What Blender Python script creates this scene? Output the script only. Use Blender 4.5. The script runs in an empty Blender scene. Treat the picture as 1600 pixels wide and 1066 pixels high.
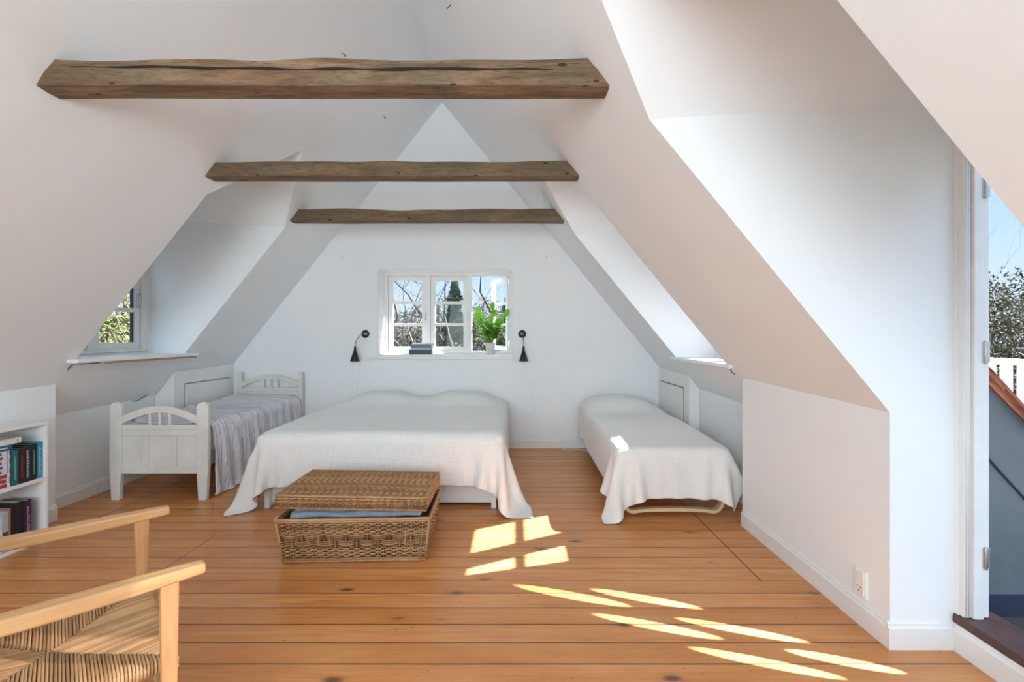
import bpy, bmesh, math, random
import numpy as np
from mathutils import Vector, Matrix, noise as mnoise
random.seed(7); np.random.seed(7)
SC = bpy.context.scene
COL = SC.collection

# ------------------------------------------------------------------ camera
cam_d = bpy.data.cameras.new('camera'); cam_d.sensor_width = 36.0; cam_d.lens = 16.0
cam_d.shift_x = -6 / 1600.0; cam_d.shift_y = -8 / 1600.0; cam_d.clip_start = 0.02
CAM = bpy.data.objects.new('camera', cam_d); COL.objects.link(CAM)
CAM.location = (0, 0, 1.4); CAM.rotation_euler = (math.pi / 2, 0, 0)
SC.camera = CAM

# ------------------------------------------------------------------ colour management
SC.view_settings.view_transform = 'Standard'; SC.view_settings.look = 'None'
SC.view_settings.gamma = 1.0; SC.view_settings.use_curve_mapping = False
SC.view_settings.exposure = 0.0
SC.cycles.use_denoising = True
SC.cycles.max_bounces = 14; SC.cycles.diffuse_bounces = 10; SC.cycles.transparent_max_bounces = 16
SC.cycles.sample_clamp_indirect = 6.0

# ------------------------------------------------------------------ world: clear spring sky
W = bpy.data.worlds.new('sky'); SC.world = W; W.use_nodes = True
wn = W.node_tree; wn.nodes.clear()
w_tc = wn.nodes.new('ShaderNodeTexCoord'); w_sep = wn.nodes.new('ShaderNodeSeparateXYZ')
w_ramp = wn.nodes.new('ShaderNodeValToRGB'); w_bg = wn.nodes.new('ShaderNodeBackground'); w_out = wn.nodes.new('ShaderNodeOutputWorld')
wn.links.new(w_tc.outputs['Generated'], w_sep.inputs[0]); wn.links.new(w_sep.outputs['Z'], w_ramp.inputs[0])
wn.links.new(w_ramp.outputs[0], w_bg.inputs[0]); wn.links.new(w_bg.outputs[0], w_out.inputs[0])
e = w_ramp.color_ramp.elements
e[0].position = 0.0; e[0].color = (0.72, 0.84, 1.0, 1)
e[1].position = 0.6; e[1].color = (0.52, 0.72, 1.0, 1)
m_ = e.new(0.18); m_.color = (0.50, 0.72, 1.0, 1)
w_mr = wn.nodes.new('ShaderNodeMapRange'); w_mr.interpolation_type = 'SMOOTHSTEP'
for k_, v_ in ((1, .22), (2, .60), (3, 1.15), (4, 3.2)): w_mr.inputs[k_].default_value = v_
wn.links.new(w_sep.outputs['Z'], w_mr.inputs[0]); wn.links.new(w_mr.outputs[0], w_bg.inputs[1])

def lamp(kind, name, loc, target, energy, color=(1, 1, 1), **kw):
    d = bpy.data.lights.new(name, kind); d.energy = energy; d.color = color
    for k, v in kw.items(): setattr(d, k, v)
    o = bpy.data.objects.new(name, d); COL.objects.link(o); o.location = loc
    v = Vector(target) - Vector(loc)
    o.rotation_euler = v.to_track_quat('-Z', 'Y').to_euler()
    return o

SUN_H = Vector((-1.0, -0.50, -0.97)).normalized()
lamp('SUN', 'sun', (10, 3.5, 9), Vector((10, 3.5, 9)) + SUN_H, 44.0, (1.0, 0.94, 0.97), angle=0.009)
# added fill lamp behind the camera, by an unseen opening in the back gable
lamp('AREA', 'room_fill', (-0.9, -2.85, 1.75), (-0.9, 2.0, 5.6), 235, (0.79, 0.92, 0.995),
     shape='RECTANGLE', size=2.6, size_y=1.9)

# added spot lamps outside the door, standing in for reflected sun on the boards
def added_spot(center, half_long, half_short, src, power):
    c = Vector(center); s = Vector(src); d = (c - s); L = d.length; d.normalize()
    a = Vector(half_long); b = Vector(half_short)
    ap = a - d * a.dot(d); bp = b - d * b.dot(d)
    x = ap.normalized(); z = -d; y = z.cross(x).normalized()
    wx = ap.length / L; wy = abs(bp.dot(y)) / L
    ld = bpy.data.lights.new('added_door_spot', 'SPOT'); ld.energy = power; ld.color = (1, .92, .92)
    ld.spot_size = 2 * math.atan(wy); ld.spot_blend = 0.35; ld.shadow_soft_size = 0.003
    o = bpy.data.objects.new('added_door_spot', ld); COL.objects.link(o)
    M = Matrix((x, y, z)).transposed().to_4x4(); M.translation = s
    o.matrix_world = M @ Matrix.Diagonal((wx / wy, 1, 1, 1))
    return o
for cx, cy, hl in ((.31, 2.45, .27), (.70, 2.42, .26), (.69, 2.19, .28), (1.085, 2.16, .29), (1.08, 1.945, .30), (1.42, 1.955, .22)):
    added_spot((cx, cy, 0), (hl, -.33 * hl, 0), (.01, .030, 0), (3.6, .95, 2.2), 8500)
# one more added spot lamp brightens the near side of the armchair
added_spot((-1.10, 1.42, .36), (0, .0, .42), (.0, .13, 0), (3.5, 1.12, 2.3), 1000)

# ------------------------------------------------------------------ node helpers
class NT:
    def __init__(s, name):
        s.m = bpy.data.materials.new(name); s.m.use_nodes = True
        s.t = s.m.node_tree; s.b = s.t.nodes['Principled BSDF']; s.out = s.t.nodes['Material Output']
    def n(s, kind, **kw):
        nd = s.t.nodes.new('ShaderNode' + kind)
        for k, v in kw.items():
            if k.startswith('i_'):
                nd.inputs[k[2:].replace('_', ' ')].default_value = v
            else: setattr(nd, k, v)
        return nd
    def l(s, a, b): s.t.links.new(a, b)
    def math(s, op, a, b=None, c=None):
        nd = s.t.nodes.new('ShaderNodeMath'); nd.operation = op
        for i, v in enumerate((a, b, c)):
            if v is None: continue
            if isinstance(v, (int, float)): nd.inputs[i].default_value = v
            else: s.l(v, nd.inputs[i])
        return nd.outputs[0]
    def mix(s, f, a, b, blend='MIX'):
        nd = s.t.nodes.new('ShaderNodeMix'); nd.data_type = 'RGBA'; nd.blend_type = blend
        for sock, v in ((nd.inputs[0], f), (nd.inputs[6], a), (nd.inputs[7], b)):
            if isinstance(v, (int, float)): sock.default_value = v
            elif isinstance(v, tuple): sock.default_value = v if len(v) == 4 else v + (1,)
            else: s.l(v, sock)
        return nd.outputs[2]
    def ramp(s, f, stops):
        nd = s.t.nodes.new('ShaderNodeValToRGB'); el = nd.color_ramp.elements
        while len(el) > 1: el.remove(el[-1])
        el[0].position = stops[0][0]; el[0].color = stops[0][1] + (1,)
        for p, c in stops[1:]:
            x = el.new(p); x.color = c + (1,)
        s.l(f, nd.inputs[0]); return nd.outputs[0]
    def coord(s, kind='Object', scale=(1, 1, 1)):
        tc = s.n('TexCoord'); mp = s.n('Mapping'); mp.inputs['Scale'].default_value = scale
        s.l(tc.outputs[kind], mp.inputs[0]); return mp.outputs[0]
    def noise(s, vec, scale=5, detail=4, rough=.5, dist=0):
        nd = s.n('TexNoise'); nd.inputs['Scale'].default_value = scale; nd.inputs['Detail'].default_value = detail
        nd.inputs['Roughness'].default_value = rough; nd.inputs['Distortion'].default_value = dist
        if vec is not None: s.l(vec, nd.inputs['Vector'])
        return nd.outputs['Fac']
    def bump(s, h, strength=.2, dist=.01):
        nd = s.n('Bump'); nd.inputs['Strength'].default_value = strength; nd.inputs['Distance'].default_value = dist
        s.l(h, nd.inputs['Height']); s.l(nd.outputs[0], s.b.inputs['Normal']); return nd
    def set(s, color=None, rough=None, metal=None, spec=None):
        for k, v in (('Base Color', color), ('Roughness', rough), ('Metallic', metal), ('Specular IOR Level', spec)):
            if v is None: continue
            if isinstance(v, (int, float)): s.b.inputs[k].default_value = v
            elif isinstance(v, tuple): s.b.inputs[k].default_value = v + (1,)
            else: s.l(v, s.b.inputs[k])

def plain(name, color, rough=.5, var=.06, scale=8, metal=0, bump=.08, spec=.5):
    m = NT(name); co = m.coord('Object')
    n = m.noise(co, scale, 5, .6)
    c2 = tuple(max(0, x * (1 - var * 2)) for x in color)
    m.set(m.ramp(n, [(.3, c2), (.7, color)]), rough, metal, spec)
    if bump: m.bump(m.noise(co, scale * 12, 3), bump, .002)
    return m.m

M = {}
m = NT('white_wall_paint'); co = m.coord('Object')
m.set(m.ramp(m.noise(co, 1.2, 4), [(.3, (.785, .815, .83)), (.7, (.81, .84, .855))]), .9, 0, .2)
m.bump(m.noise(co, 2.2, 5, .55), .25, .03); M['wall'] = m.m
M['trim'] = plain('white_gloss_paint', (.80, .80, .79), .4, .03, 3, bump=.05)
M['frame'] = plain('worn_white_frame_paint', (.80, .80, .79), .45, .05, 6)
M['bedpaint'] = plain('aged_cream_white_paint', (.72, .71, .67), .5, .08, 5)
M['bedbase'] = plain('grey_white_laminate', (.70, .72, .70), .5, .03, 2)
M['raw'] = plain('raw_brown_wood', (.42, .26, .15), .6, .15, 20)
M['metal'] = plain('steel', (.55, .55, .55), .35, .05, 10, metal=1)
M['black'] = plain('black_enamel', (.012, .012, .014), .3, .05, 10)
M['blackm'] = plain('blackened_metal', (.10, .10, .11), .35, .05, 10, metal=.7)
M['plastic'] = plain('white_plastic', (.82, .82, .80), .35, .02, 5, bump=0)
M['cordw'] = plain('white_flex', (.72, .72, .71), .5, .02, 5, bump=0)
M['darkhole'] = plain('dark_socket_hole', (.02, .02, .02), .6, 0, 5, bump=0)

# glass: clear pane with a thin reflection
m = NT('window_glass'); tr = m.n('BsdfTransparent'); gl = m.n('BsdfGlossy'); gl.inputs['Roughness'].default_value = .02
lw = m.n('LayerWeight'); lw.inputs[0].default_value = .5; fz = m.math('ADD', m.math('MULTIPLY', m.math('POWER', lw.outputs['Facing'], 4.0), .30), .006); mx = m.n('MixShader')
tr.inputs[0].default_value = (.97, .985, .98, 1)
m.l(fz, mx.inputs[0]); m.l(tr.outputs[0], mx.inputs[1]); m.l(gl.outputs[0], mx.inputs[2]); m.l(mx.outputs[0], m.out.inputs[0])
M['glass'] = m.m

# floor: lacquered pine boards running across the room
m = NT('pine_floorboards'); tc = m.n('TexCoord'); sp = m.n('SeparateXYZ'); m.l(tc.outputs['Object'], sp.inputs[0])
X, Y = sp.outputs[0], sp.outputs[1]
yb = m.math('DIVIDE', m.math('ADD', Y, .061), .1335)
idx = m.math('FLOOR', yb); fy = m.math('SUBTRACT', yb, idx)
wno = m.n('TexWhiteNoise', noise_dimensions='1D'); m.l(idx, wno.inputs['W']); rnd = wno.outputs['Value']
cb = m.n('CombineXYZ'); m.l(m.math('MULTIPLY', X, 1.0), cb.inputs[0]); m.l(m.math('MULTIPLY', Y, 22.0), cb.inputs[1]); m.l(m.math('MULTIPLY', rnd, 37.0), cb.inputs[2])
grain = m.noise(cb.outputs[0], 1.6, 8, .68, 1.1)
cb2 = m.n('CombineXYZ'); m.l(m.math('MULTIPLY', X, .5), cb2.inputs[0]); m.l(m.math('MULTIPLY', Y, 1.5), cb2.inputs[1]); m.l(m.math('MULTIPLY', rnd, 11.0), cb2.inputs[2])
blotch = m.noise(cb2.outputs[0], 3.0, 5, .6)
base = m.ramp(grain, [(.22, (.27, .085, .018)), (.5, (.58, .23, .065)), (.78, (.76, .38, .14))])
base = m.mix(m.math('MULTIPLY', rnd, .8), base, (.48, .17, .04))
base = m.mix(m.math('MULTIPLY', m.math('SUBTRACT', blotch, .35), 1.0), base, (.78, .42, .18))
# knots
vo = m.n('TexVoronoi'); cb3 = m.n('CombineXYZ'); m.l(m.math('MULTIPLY', X, 2.1), cb3.inputs[0]); m.l(m.math('MULTIPLY', Y, 5.0), cb3.inputs[1])
m.l(cb3.outputs[0], vo.inputs['Vector']); vo.inputs['Scale'].default_value = 1.0; vo.inputs['Randomness'].default_value = 1.0
knot = m.math('SUBTRACT', 1.0, m.math('MULTIPLY', vo.outputs['Distance'], 9.0)); knot = m.math('MAXIMUM', m.math('MINIMUM', m.math('MULTIPLY', knot, 1.6), 1), 0)
base = m.mix(m.math('MULTIPLY', knot, .88), base, (.055, .024, .014))
ring = m.math('MAXIMUM', m.math('SUBTRACT', 1.0, m.math('MULTIPLY', vo.outputs['Distance'], 5.0)), 0)
base = m.mix(m.math('MULTIPLY', ring, .35), base, (.25, .09, .035))
# scratches / nicks
vs = m.n('TexVoronoi'); cb4 = m.n('CombineXYZ'); m.l(m.math('MULTIPLY', X, 5.0), cb4.inputs[0]); m.l(m.math('MULTIPLY', Y, 17.0), cb4.inputs[1]); m.l(cb4.outputs[0], vs.inputs['Vector']); vs.inputs['Scale'].default_value = 1.7
nick = m.math('LESS_THAN', vs.outputs['Distance'], .075)
base = m.mix(m.math('MULTIPLY', nick, .6), base, (.10, .05, .03))
# gaps between boards
ed = m.math('MINIMUM', fy, m.math('SUBTRACT', 1.0, fy)); jit = m.math('MULTIPLY', m.noise(cb2.outputs[0], 9, 2), .03)
gap = m.math('LESS_THAN', ed, m.math('ADD', jit, .012))
def seam(x0, ya, yc, w=.005):
    s = m.math('LESS_THAN', m.math('ABSOLUTE', m.math('SUBTRACT', X, x0)), w)
    return m.math('MULTIPLY', m.math('MULTIPLY', s, m.math('GREATER_THAN', Y, ya)), m.math('LESS_THAN', Y, yc))
sm = m.math('MAXIMUM', seam(1.40, 2.59, 4.2), m.math('MAXIMUM', seam(-3.21, 3.0, 5.0), seam(-2.11, 2.5, 3.2, .003)))
gapa = m.math('MAXIMUM', m.math('MULTIPLY', gap, .85), m.math('MULTIPLY', sm, .8))
base = m.mix(gapa, base, (.035, .014, .008))
m.set(base, m.math('ADD', m.math('MULTIPLY', grain, .18), .26), 0, .5)
hgt = m.math('SUBTRACT', m.math('MULTIPLY', grain, .12), gapa)
m.bump(hgt, .35, .004); M['floor'] = m.m

# old hewn beam wood, running along X
def beamwood(name, c0, c1, c2):
    m = NT(name); co = m.coord('Object', (1.0, 9, 9)); g = m.noise(co, 2.2, 8, .68, .6)
    co2 = m.coord('Object', (1.4, 3, 3)); bl = m.noise(co2, 2.0, 5, .6)
    c = m.ramp(g, [(.25, c0), (.5, c1), (.75, c2)])
    c = m.mix(m.math('MULTIPLY', m.math('SUBTRACT', bl, .40), 1.6), c, (.10, .115, .075))
    f = m.noise(m.coord('Object', (3, 60, 60)), 4, 5, .6)
    c = m.mix(m.math('MULTIPLY', m.math('LESS_THAN', f, .41), .6), c, (.035, .02, .012))
    v = m.n('TexVoronoi'); m.l(m.coord('Object', (3.5, 9, 9)), v.inputs['Vector']); v.inputs['Scale'].default_value = 1.5
    c = m.mix(m.math('MULTIPLY', m.math('LESS_THAN', v.outputs['Distance'], .11), .8), c, (.02, .012, .008))
    m.set(c, .8, 0, .25); m.bump(m.math('ADD', g, m.math('MULTIPLY', f, .5)), .9, .02); return m.m
M['beam'] = beamwood('hewn_brown_beam', (.075, .04, .022), (.24, .14, .078), (.42, .28, .17))
M['beam2'] = beamwood('hewn_grey_brown_beam', (.09, .06, .035), (.21, .14, .085), (.31, .22, .14))
M['crack'] = plain('dark_crack', (.012, .008, .006), .9, 0, 5, bump=0)

def clearwood(name, c0, c1, sx=(2, 30, 30), rough=.45):
    m = NT(name); g = m.noise(m.coord('Object', sx), 2.0, 6, .6, .5)
    m.set(m.ramp(g, [(.3, c0), (.7, c1)]), rough, 0, .4); m.bump(g, .12, .003); return m.m
M['chairwood'] = clearwood('oiled_beech', (.50, .27, .115), (.66, .39, .18))
M['chairwood2'] = clearwood('oiled_beech_upright_grain', (.48, .24, .10), (.62, .33, .15), (30, 30, 2))  # slightly darker beech with the grain along z
M['birch'] = clearwood('bent_birch', (.62, .42, .22), (.74, .54, .32))

def fabric(name, c0, c1, thread=260, rough=.92, wr=.5, wscale=5):
    m = NT(name); tc = m.n('TexCoord'); sp = m.n('SeparateXYZ'); m.l(tc.outputs['UV'], sp.inputs[0])
    a = m.math('SINE', m.math('MULTIPLY', sp.outputs[0], thread)); b = m.math('SINE', m.math('MULTIPLY', sp.outputs[1], thread))
    n1 = m.noise(m.coord('UV', (60, 3, 1)), 3, 3); n2 = m.noise(m.coord('UV', (3, 60, 1)), 3, 3)
    slub = m.math('ADD', n1, n2)
    m.set(m.ramp(m.math('MULTIPLY', slub, .5), [(.35, c0), (.65, c1)]), rough, 0, .15)
    h = m.math('ADD', m.math('MULTIPLY', m.math('ADD', a, b), .12), m.math('MULTIPLY', slub, .5))
    h = m.math('ADD', h, m.math('MULTIPLY', m.noise(m.coord('Object'), wscale, 4, .5), wr * 12))
    m.bump(h, .35, .004)
    m.b.inputs['Sheen Weight'].default_value = .15
    return m.m
M['spread'] = fabric('woven_white_bedspread', (.70, .70, .685), (.80, .80, .785))
M['spread2'] = fabric('smooth_white_bedspread', (.72, .72, .70), (.79, .785, .765), 380, wr=.35)
M['mattress'] = fabric('white_mattress_cover', (.74, .74, .72), (.8, .8, .78))
M['cloth_blue'] = fabric('folded_blue_grey_linen', (.24, .29, .37), (.40, .45, .54), wr=1.0, wscale=12)

# striped cotton: stripes in lilac blue, white and warm grey
m = NT('striped_cotton'); tc = m.n('TexCoord'); sp = m.n('SeparateXYZ'); m.l(tc.outputs['UV'], sp.inputs[0])
vv = m.math('ADD', sp.outputs[1], m.math('MULTIPLY', m.noise(m.coord('Object'), 6, 3), .10))
s1 = m.n('TexNoise', noise_dimensions='1D'); m.l(vv, s1.inputs['W']); s1.inputs['Scale'].default_value = 34; s1.inputs['Detail'].default_value = 2
c = m.ramp(s1.outputs['Fac'], [(.0, (.78, .76, .78)), (.37, (.80, .77, .79)), (.40, (.24, .32, .50)), (.43, (.26, .34, .52)), (.455, (.82, .80, .82)), (.50, (.80, .78, .80)), (.515, (.58, .48, .50)), (.54, (.84, .82, .83)), (.58, (.82, .80, .82)), (.60, (.30, .38, .55)), (.64, (.82, .80, .81))])
m.set(c, .9, 0, .15); m.bump(m.math('ADD', m.noise(m.coord('Object'), 9, 4), m.math('MULTIPLY', m.noise(m.coord('UV', (50, 200, 1)), 4, 2), .1)), .5, .02)
M['stripe'] = m.m

def strands(name, c0, c1, rough=.6):
    m = NT(name); g = m.n('NewGeometry'); n = m.noise(m.coord('Object'), 18, 4)
    f = m.math('ADD', m.math('MULTIPLY', g.outputs['Random Per Island'], .6), m.math('MULTIPLY', n, .5))
    m.set(m.ramp(f, [(.2, c0), (.85, c1)]), rough, 0, .3); m.bump(m.noise(m.coord('Object'), 300, 2), .3, .001); return m.m
M['wicker'] = strands('brown_willow', (.18, .09, .035), (.54, .31, .15), .5)
M['wickerd'] = plain('dark_gap_backing', (.045, .022, .012), .8, .1, 30)  # dark fill that paints shade into the gaps between the willow rods
M['cord'] = strands('twisted_paper_cord', (.33, .17, .075), (.58, .35, .17), .8)
M['corddark'] = plain('dark_cord_backing', (.12, .065, .03), .9, .1, 30)
M['zinc'] = plain('weathered_zinc', (.16, .19, .21), .5, .18, 2.2, metal=.2)
M['slate'] = plain('dark_blue_flashing', (.02, .03, .06), .6, .1, 20)
M['tile'] = plain('red_clay_tile', (.52, .16, .07), .8, .3, 14)
M['stone'] = plain('brown_threshold_wood', (.11, .055, .045), .6, .2, 15)
M['grate'] = plain('dark_grating', (.08, .07, .06), .7, .3, 60)
M['bark'] = plain('grey_brown_bark', (.085, .07, .055), .9, .2, 8)
M['barkl'] = plain('pale_branch_bark', (.17, .145, .115), .9, .2, 8)
def leafmat(name, stops):
    m = NT(name); g = m.n('NewGeometry')
    m.set(m.ramp(g.outputs['Random Per Island'], stops), .8, 0, .2); return m.m
M['thicket'] = leafmat('brown_green_thicket', [(0, (.035, .03, .02)), (.35, (.10, .08, .045)), (.6, (.065, .085, .03)), (.85, (.15, .125, .085)), (1, (.24, .22, .18))])
M['conifer'] = leafmat('dark_conifer_needles', [(0, (.012, .03, .015)), (.6, (.03, .07, .03)), (1, (.06, .11, .05))])
M['shrubg'] = leafmat('yellow_green_leaves', [(0, (.04, .07, .01)), (.5, (.12, .15, .025)), (.8, (.19, .17, .06)), (1, (.3, .23, .15))])
M['grass'] = plain('winter_grass', (.055, .06, .025), .95, .3, 1.5)
m = NT('fresh_green_leaf'); g = m.n('NewGeometry')
m.set(m.ramp(g.outputs['Random Per Island'], [(0, (.06, .22, .02)), (.5, (.15, .42, .03)), (1, (.32, .58, .06))]), .4, 0, .5)
m.b.inputs['Subsurface Weight'].default_value = 0.0
tl = m.n('BsdfTranslucent'); tl.inputs[0].default_value = (.30, .65, .04, 1); mx = m.n('MixShader'); mx.inputs[0].default_value = .35
m.l(m.b.outputs[0], mx.inputs[1]); m.l(tl.outputs[0], mx.inputs[2]); m.l(mx.outputs[0], m.out.inputs[0]); M['leaf'] = m.m
M['potw'] = plain('mottled_white_glaze', (.80, .79, .76), .3, .15, 40)
M['soil'] = plain('potting_soil', (.04, .025, .015), .95, .2, 40)
M['paper'] = plain('book_page_edges', (.72, .69, .62), .9, .08, 80)
_bc = {}
def book_mat(rgb):
    if rgb not in _bc:
        _bc[rgb] = plain('book_cover_%d' % len(_bc), rgb, .4, .08, 20, bump=.03)
    return _bc[rgb]

# ------------------------------------------------------------------ geometry helpers
class G:
    def __init__(s): s.v = []; s.f = []; s.sm = []; s.uv = None
    def add(s, vs, fs, smooth=False):
        o = len(s.v); s.v += [tuple(v) for v in vs]; s.f += [tuple(i + o for i in f) for f in fs]; s.sm += [smooth] * len(fs); return s
    def box(s, x0, x1, y0, y1, z0, z1):
        x0, x1 = sorted((x0, x1)); y0, y1 = sorted((y0, y1)); z0, z1 = sorted((z0, z1))
        v = [(x0, y0, z0), (x1, y0, z0), (x1, y1, z0), (x0, y1, z0), (x0, y0, z1), (x1, y0, z1), (x1, y1, z1), (x0, y1, z1)]
        return s.add(v, [(0, 3, 2, 1), (4, 5, 6, 7), (0, 1, 5, 4), (1, 2, 6, 5), (2, 3, 7, 6), (3, 0, 4, 7)])
    def hexa(s, b, t):   # bottom quad, top quad (ccw seen from above)
        return s.add(list(b) + list(t), [(0, 3, 2, 1), (4, 5, 6, 7), (0, 1, 5, 4), (1, 2, 6, 5), (2, 3, 7, 6), (3, 0, 4, 7)])
    def tube(s, pts, rad, n=8, cap=True, smooth=True):
        pts = [Vector(p) for p in pts]
        if isinstance(rad, (int, float)): rad = [rad] * len(pts)
        rings = []; u = None
        for i, p in enumerate(pts):
            t = (pts[min(i + 1, len(pts) - 1)] - pts[max(i - 1, 0)])
            if t.length < 1e-9: t = Vector((0, 0, 1))
            t.normalize()
            if u is None:
                u = t.cross(Vector((0, 0, 1)))
                if u.length < .1: u = t.cross(Vector((1, 0, 0)))
            else: u = u - t * u.dot(t)
            u.normalize(); w = t.cross(u)
            rings.append([p + (u * math.cos(2 * math.pi * k / n) + w * math.sin(2 * math.pi * k / n)) * rad[i] for k in range(n)])
        vs = [q for r in rings for q in r]; fs = []
        for i in range(len(pts) - 1):
            for k in range(n):
                a = i * n + k; b = i * n + (k + 1) % n; fs.append((a, b, b + n, a + n))
        if cap: fs.append(tuple(range(n - 1, -1, -1))); fs.append(tuple((len(pts) - 1) * n + k for k in range(n)))
        return s.add(vs, fs, smooth)
    def bar(s, pts, w, h, up=(0, 0, 1)):   # rectangular section sweep
        pts = [Vector(p) for p in pts]; up = Vector(up); vs = []; fs = []
        for i, p in enumerate(pts):
            t = (pts[min(i + 1, len(pts) - 1)] - pts[max(i - 1, 0)]).normalized()
            sd = t.cross(up).normalized(); uu = sd.cross(t).normalized()
            ww = w[i] if isinstance(w, (list, tuple)) else w; hh = h[i] if isinstance(h, (list, tuple)) else h
            vs += [p - sd * ww / 2 - uu * hh / 2, p + sd * ww / 2 - uu * hh / 2, p + sd * ww / 2 + uu * hh / 2, p - sd * ww / 2 + uu * hh / 2]
        for i in range(len(pts) - 1):
            a = i * 4
            for k in range(4): fs.append((a + k, a + (k + 1) % 4, a + 4 + (k + 1) % 4, a + 4 + k))
        fs.append((3, 2, 1, 0)); b = (len(pts) - 1) * 4; fs.append((b, b + 1, b + 2, b + 3))
        return s.add(vs, fs)
    def lathe(s, prof, n=24, c=(0, 0, 0), axis=None):
        rot = Matrix.Identity(3)
        if axis is not None: rot = Vector((0, 0, 1)).rotation_difference(Vector(axis)).to_matrix()
        vs = []; fs = []
        for r, z in prof:
            for k in range(n):
                a = 2 * math.pi * k / n; vs.append(rot @ Vector((r * math.cos(a), r * math.sin(a), z)) + Vector(c))
        for i in range(len(prof) - 1):
            for k in range(n):
                a = i * n + k; b = i * n + (k + 1) % n; fs.append((a, b, b + n, a + n))
        return s.add(vs, fs, True)
    def prism(s, poly, axis, a, b):   # poly in the two other axes, extruded along axis ('x','y','z')
        def P(p, q):
            return {'x': (q, p[0], p[1]), 'y': (p[0], q, p[1]), 'z': (p[0], p[1], q)}[axis]
        n = len(poly); vs = [P(p, a) for p in poly] + [P(p, b) for p in poly]
        fs = [tuple(range(n)), tuple(range(2 * n - 1, n - 1, -1))] + [(i, i + n, (i + 1) % n + n, (i + 1) % n) for i in range(n)]
        return s.add(vs, fs)
    def poly(s, pts): return s.add(pts, [tuple(range(len(pts)))])

def mk(name, g, mat, parent=None, bevel=0, local=False, loc=None, uv=None, subsurf=0, solid=0, recalc=True, seg=2):
    """one mesh object; vertices in world space unless local"""
    me = bpy.data.meshes.new(name)
    vs = np.array(g.v, dtype=float)
    off = Vector((0, 0, 0))
    if parent is not None and not local:
        off = parent['_w'] if '_w' in parent else [0, 0, 0]
        off = Vector(off)
    elif parent is None and loc is None and not local:
        lo = vs.min(0); hi = vs.max(0); off = Vector(((lo[0] + hi[0]) / 2, (lo[1] + hi[1]) / 2, lo[2]))
    elif loc is not None: off = Vector(loc)
    vs = vs - np.array(off)
    me.from_pydata([tuple(v) for v in vs], [], g.f)
    if uv is not None:
        ul = me.uv_layers.new(name='UVMap'); li = np.empty(len(me.loops), dtype=int); me.loops.foreach_get('vertex_index', li)
        ul.data.foreach_set('uv', np.asarray(uv)[li].ravel())
    me.polygons.foreach_set('use_smooth', g.sm)
    if recalc:
        bm = bmesh.new(); bm.from_mesh(me); bmesh.ops.recalc_face_normals(bm, faces=bm.faces); bm.to_mesh(me); bm.free()
    me.materials.append(mat if not isinstance(mat, str) else M[mat])
    o = bpy.data.objects.new(name, me); COL.objects.link(o)
    if parent is not None:
        o.parent = parent; o['_w'] = list(parent['_w']) if '_w' in parent else [0, 0, 0]
    elif not local or loc is not None: o.location = off; o['_w'] = list(off)
    if solid: 
        md = o.modifiers.new('thick', 'SOLIDIFY'); md.thickness = solid; md.offset = 0
    if subsurf:
        md = o.modifiers.new('sub', 'SUBSURF'); md.levels = subsurf; md.render_levels = subsurf
    if bevel:
        md = o.modifiers.new('bevel', 'BEVEL'); md.width = bevel; md.segments = seg; md.limit_method = 'ANGLE'; md.harden_normals = False
    return o
def root(name, loc, label=None, cat=None, group=None, rz=0, kind=None):
    o = bpy.data.objects.new(name, None); COL.objects.link(o); o.location = loc; o.rotation_euler = (0, 0, rz)
    o.empty_display_size = .1; o['_w'] = list(loc); tag(o, label, cat, group, kind); return o
def tag(o, label=None, cat=None, group=None, kind=None):
    if label: o['label'] = label
    if cat: o['category'] = cat
    if group: o['group'] = group
    if kind: o['kind'] = kind
    return o
def struct(name, g, mat, **kw): return tag(mk(name, g, mat, **kw), kind='structure')
def copy_tree(o, parent=None):
    c = o.copy(); COL.objects.link(c); c.parent = parent
    for ch in list(o.children): copy_tree(ch, c)
    return c
# ------------------------------------------------------------------ the room
XR, YN, YE = -.923, -3.0, 5.69            # ridge x, back gable, end gable
KR, KL, MY, ZR = 1.219, 1.255, .0252, 4.177
def zr(x, y): return ZR + MY * y - (KR * (x - XR) if x >= XR else KL * (XR - x))
def S(x, y): return (x, y, zr(x, y))
def rise(x, xk): return .066 * abs(x - xk)

g = G()
g.add([(-3.9, YN, 0), (2.0, YN, 0), (2.0, 5.75, 0), (-3.9, 5.75, 0)], [(0, 1, 2, 3)])
g.add([(-3.9, YN, -.2), (2.0, YN, -.2), (2.0, 5.75, -.2), (-3.9, 5.75, -.2)], [(3, 2, 1, 0)])
g.add([(-3.9, YN, 0), (2.0, YN, 0), (2.0, YN, -.2), (-3.9, YN, -.2)], [(3, 2, 1, 0)])
g.add([(-3.9, 5.75, 0), (2.0, 5.75, 0), (2.0, 5.75, -.2), (-3.9, 5.75, -.2)], [(0, 1, 2, 3)])
struct('floor', g, 'floor', loc=(0, 0, 0), recalc=False)

# dormer geometry numbers: side sign, window plane, opening, kink x, apex x, sill height
D0, D1, DM = 3.46, 4.63, 4.045            # far pair of dormers
N0, N1, NM = 1.05, 2.044, 1.547           # balcony door dormer
KX_R, AX_R, WX_R = .60, .14, 2.01
KX_L, AX_L, WX_L = -2.35, -1.90, -3.74
ZSR, ZSL = 1.185, 1.225                   # window boards
def xs_at(z, y, side):                    # x where the slope has height z
    return XR + (ZR + MY * y - z) / KR if side > 0 else XR - (ZR + MY * y - z) / KL

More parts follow.
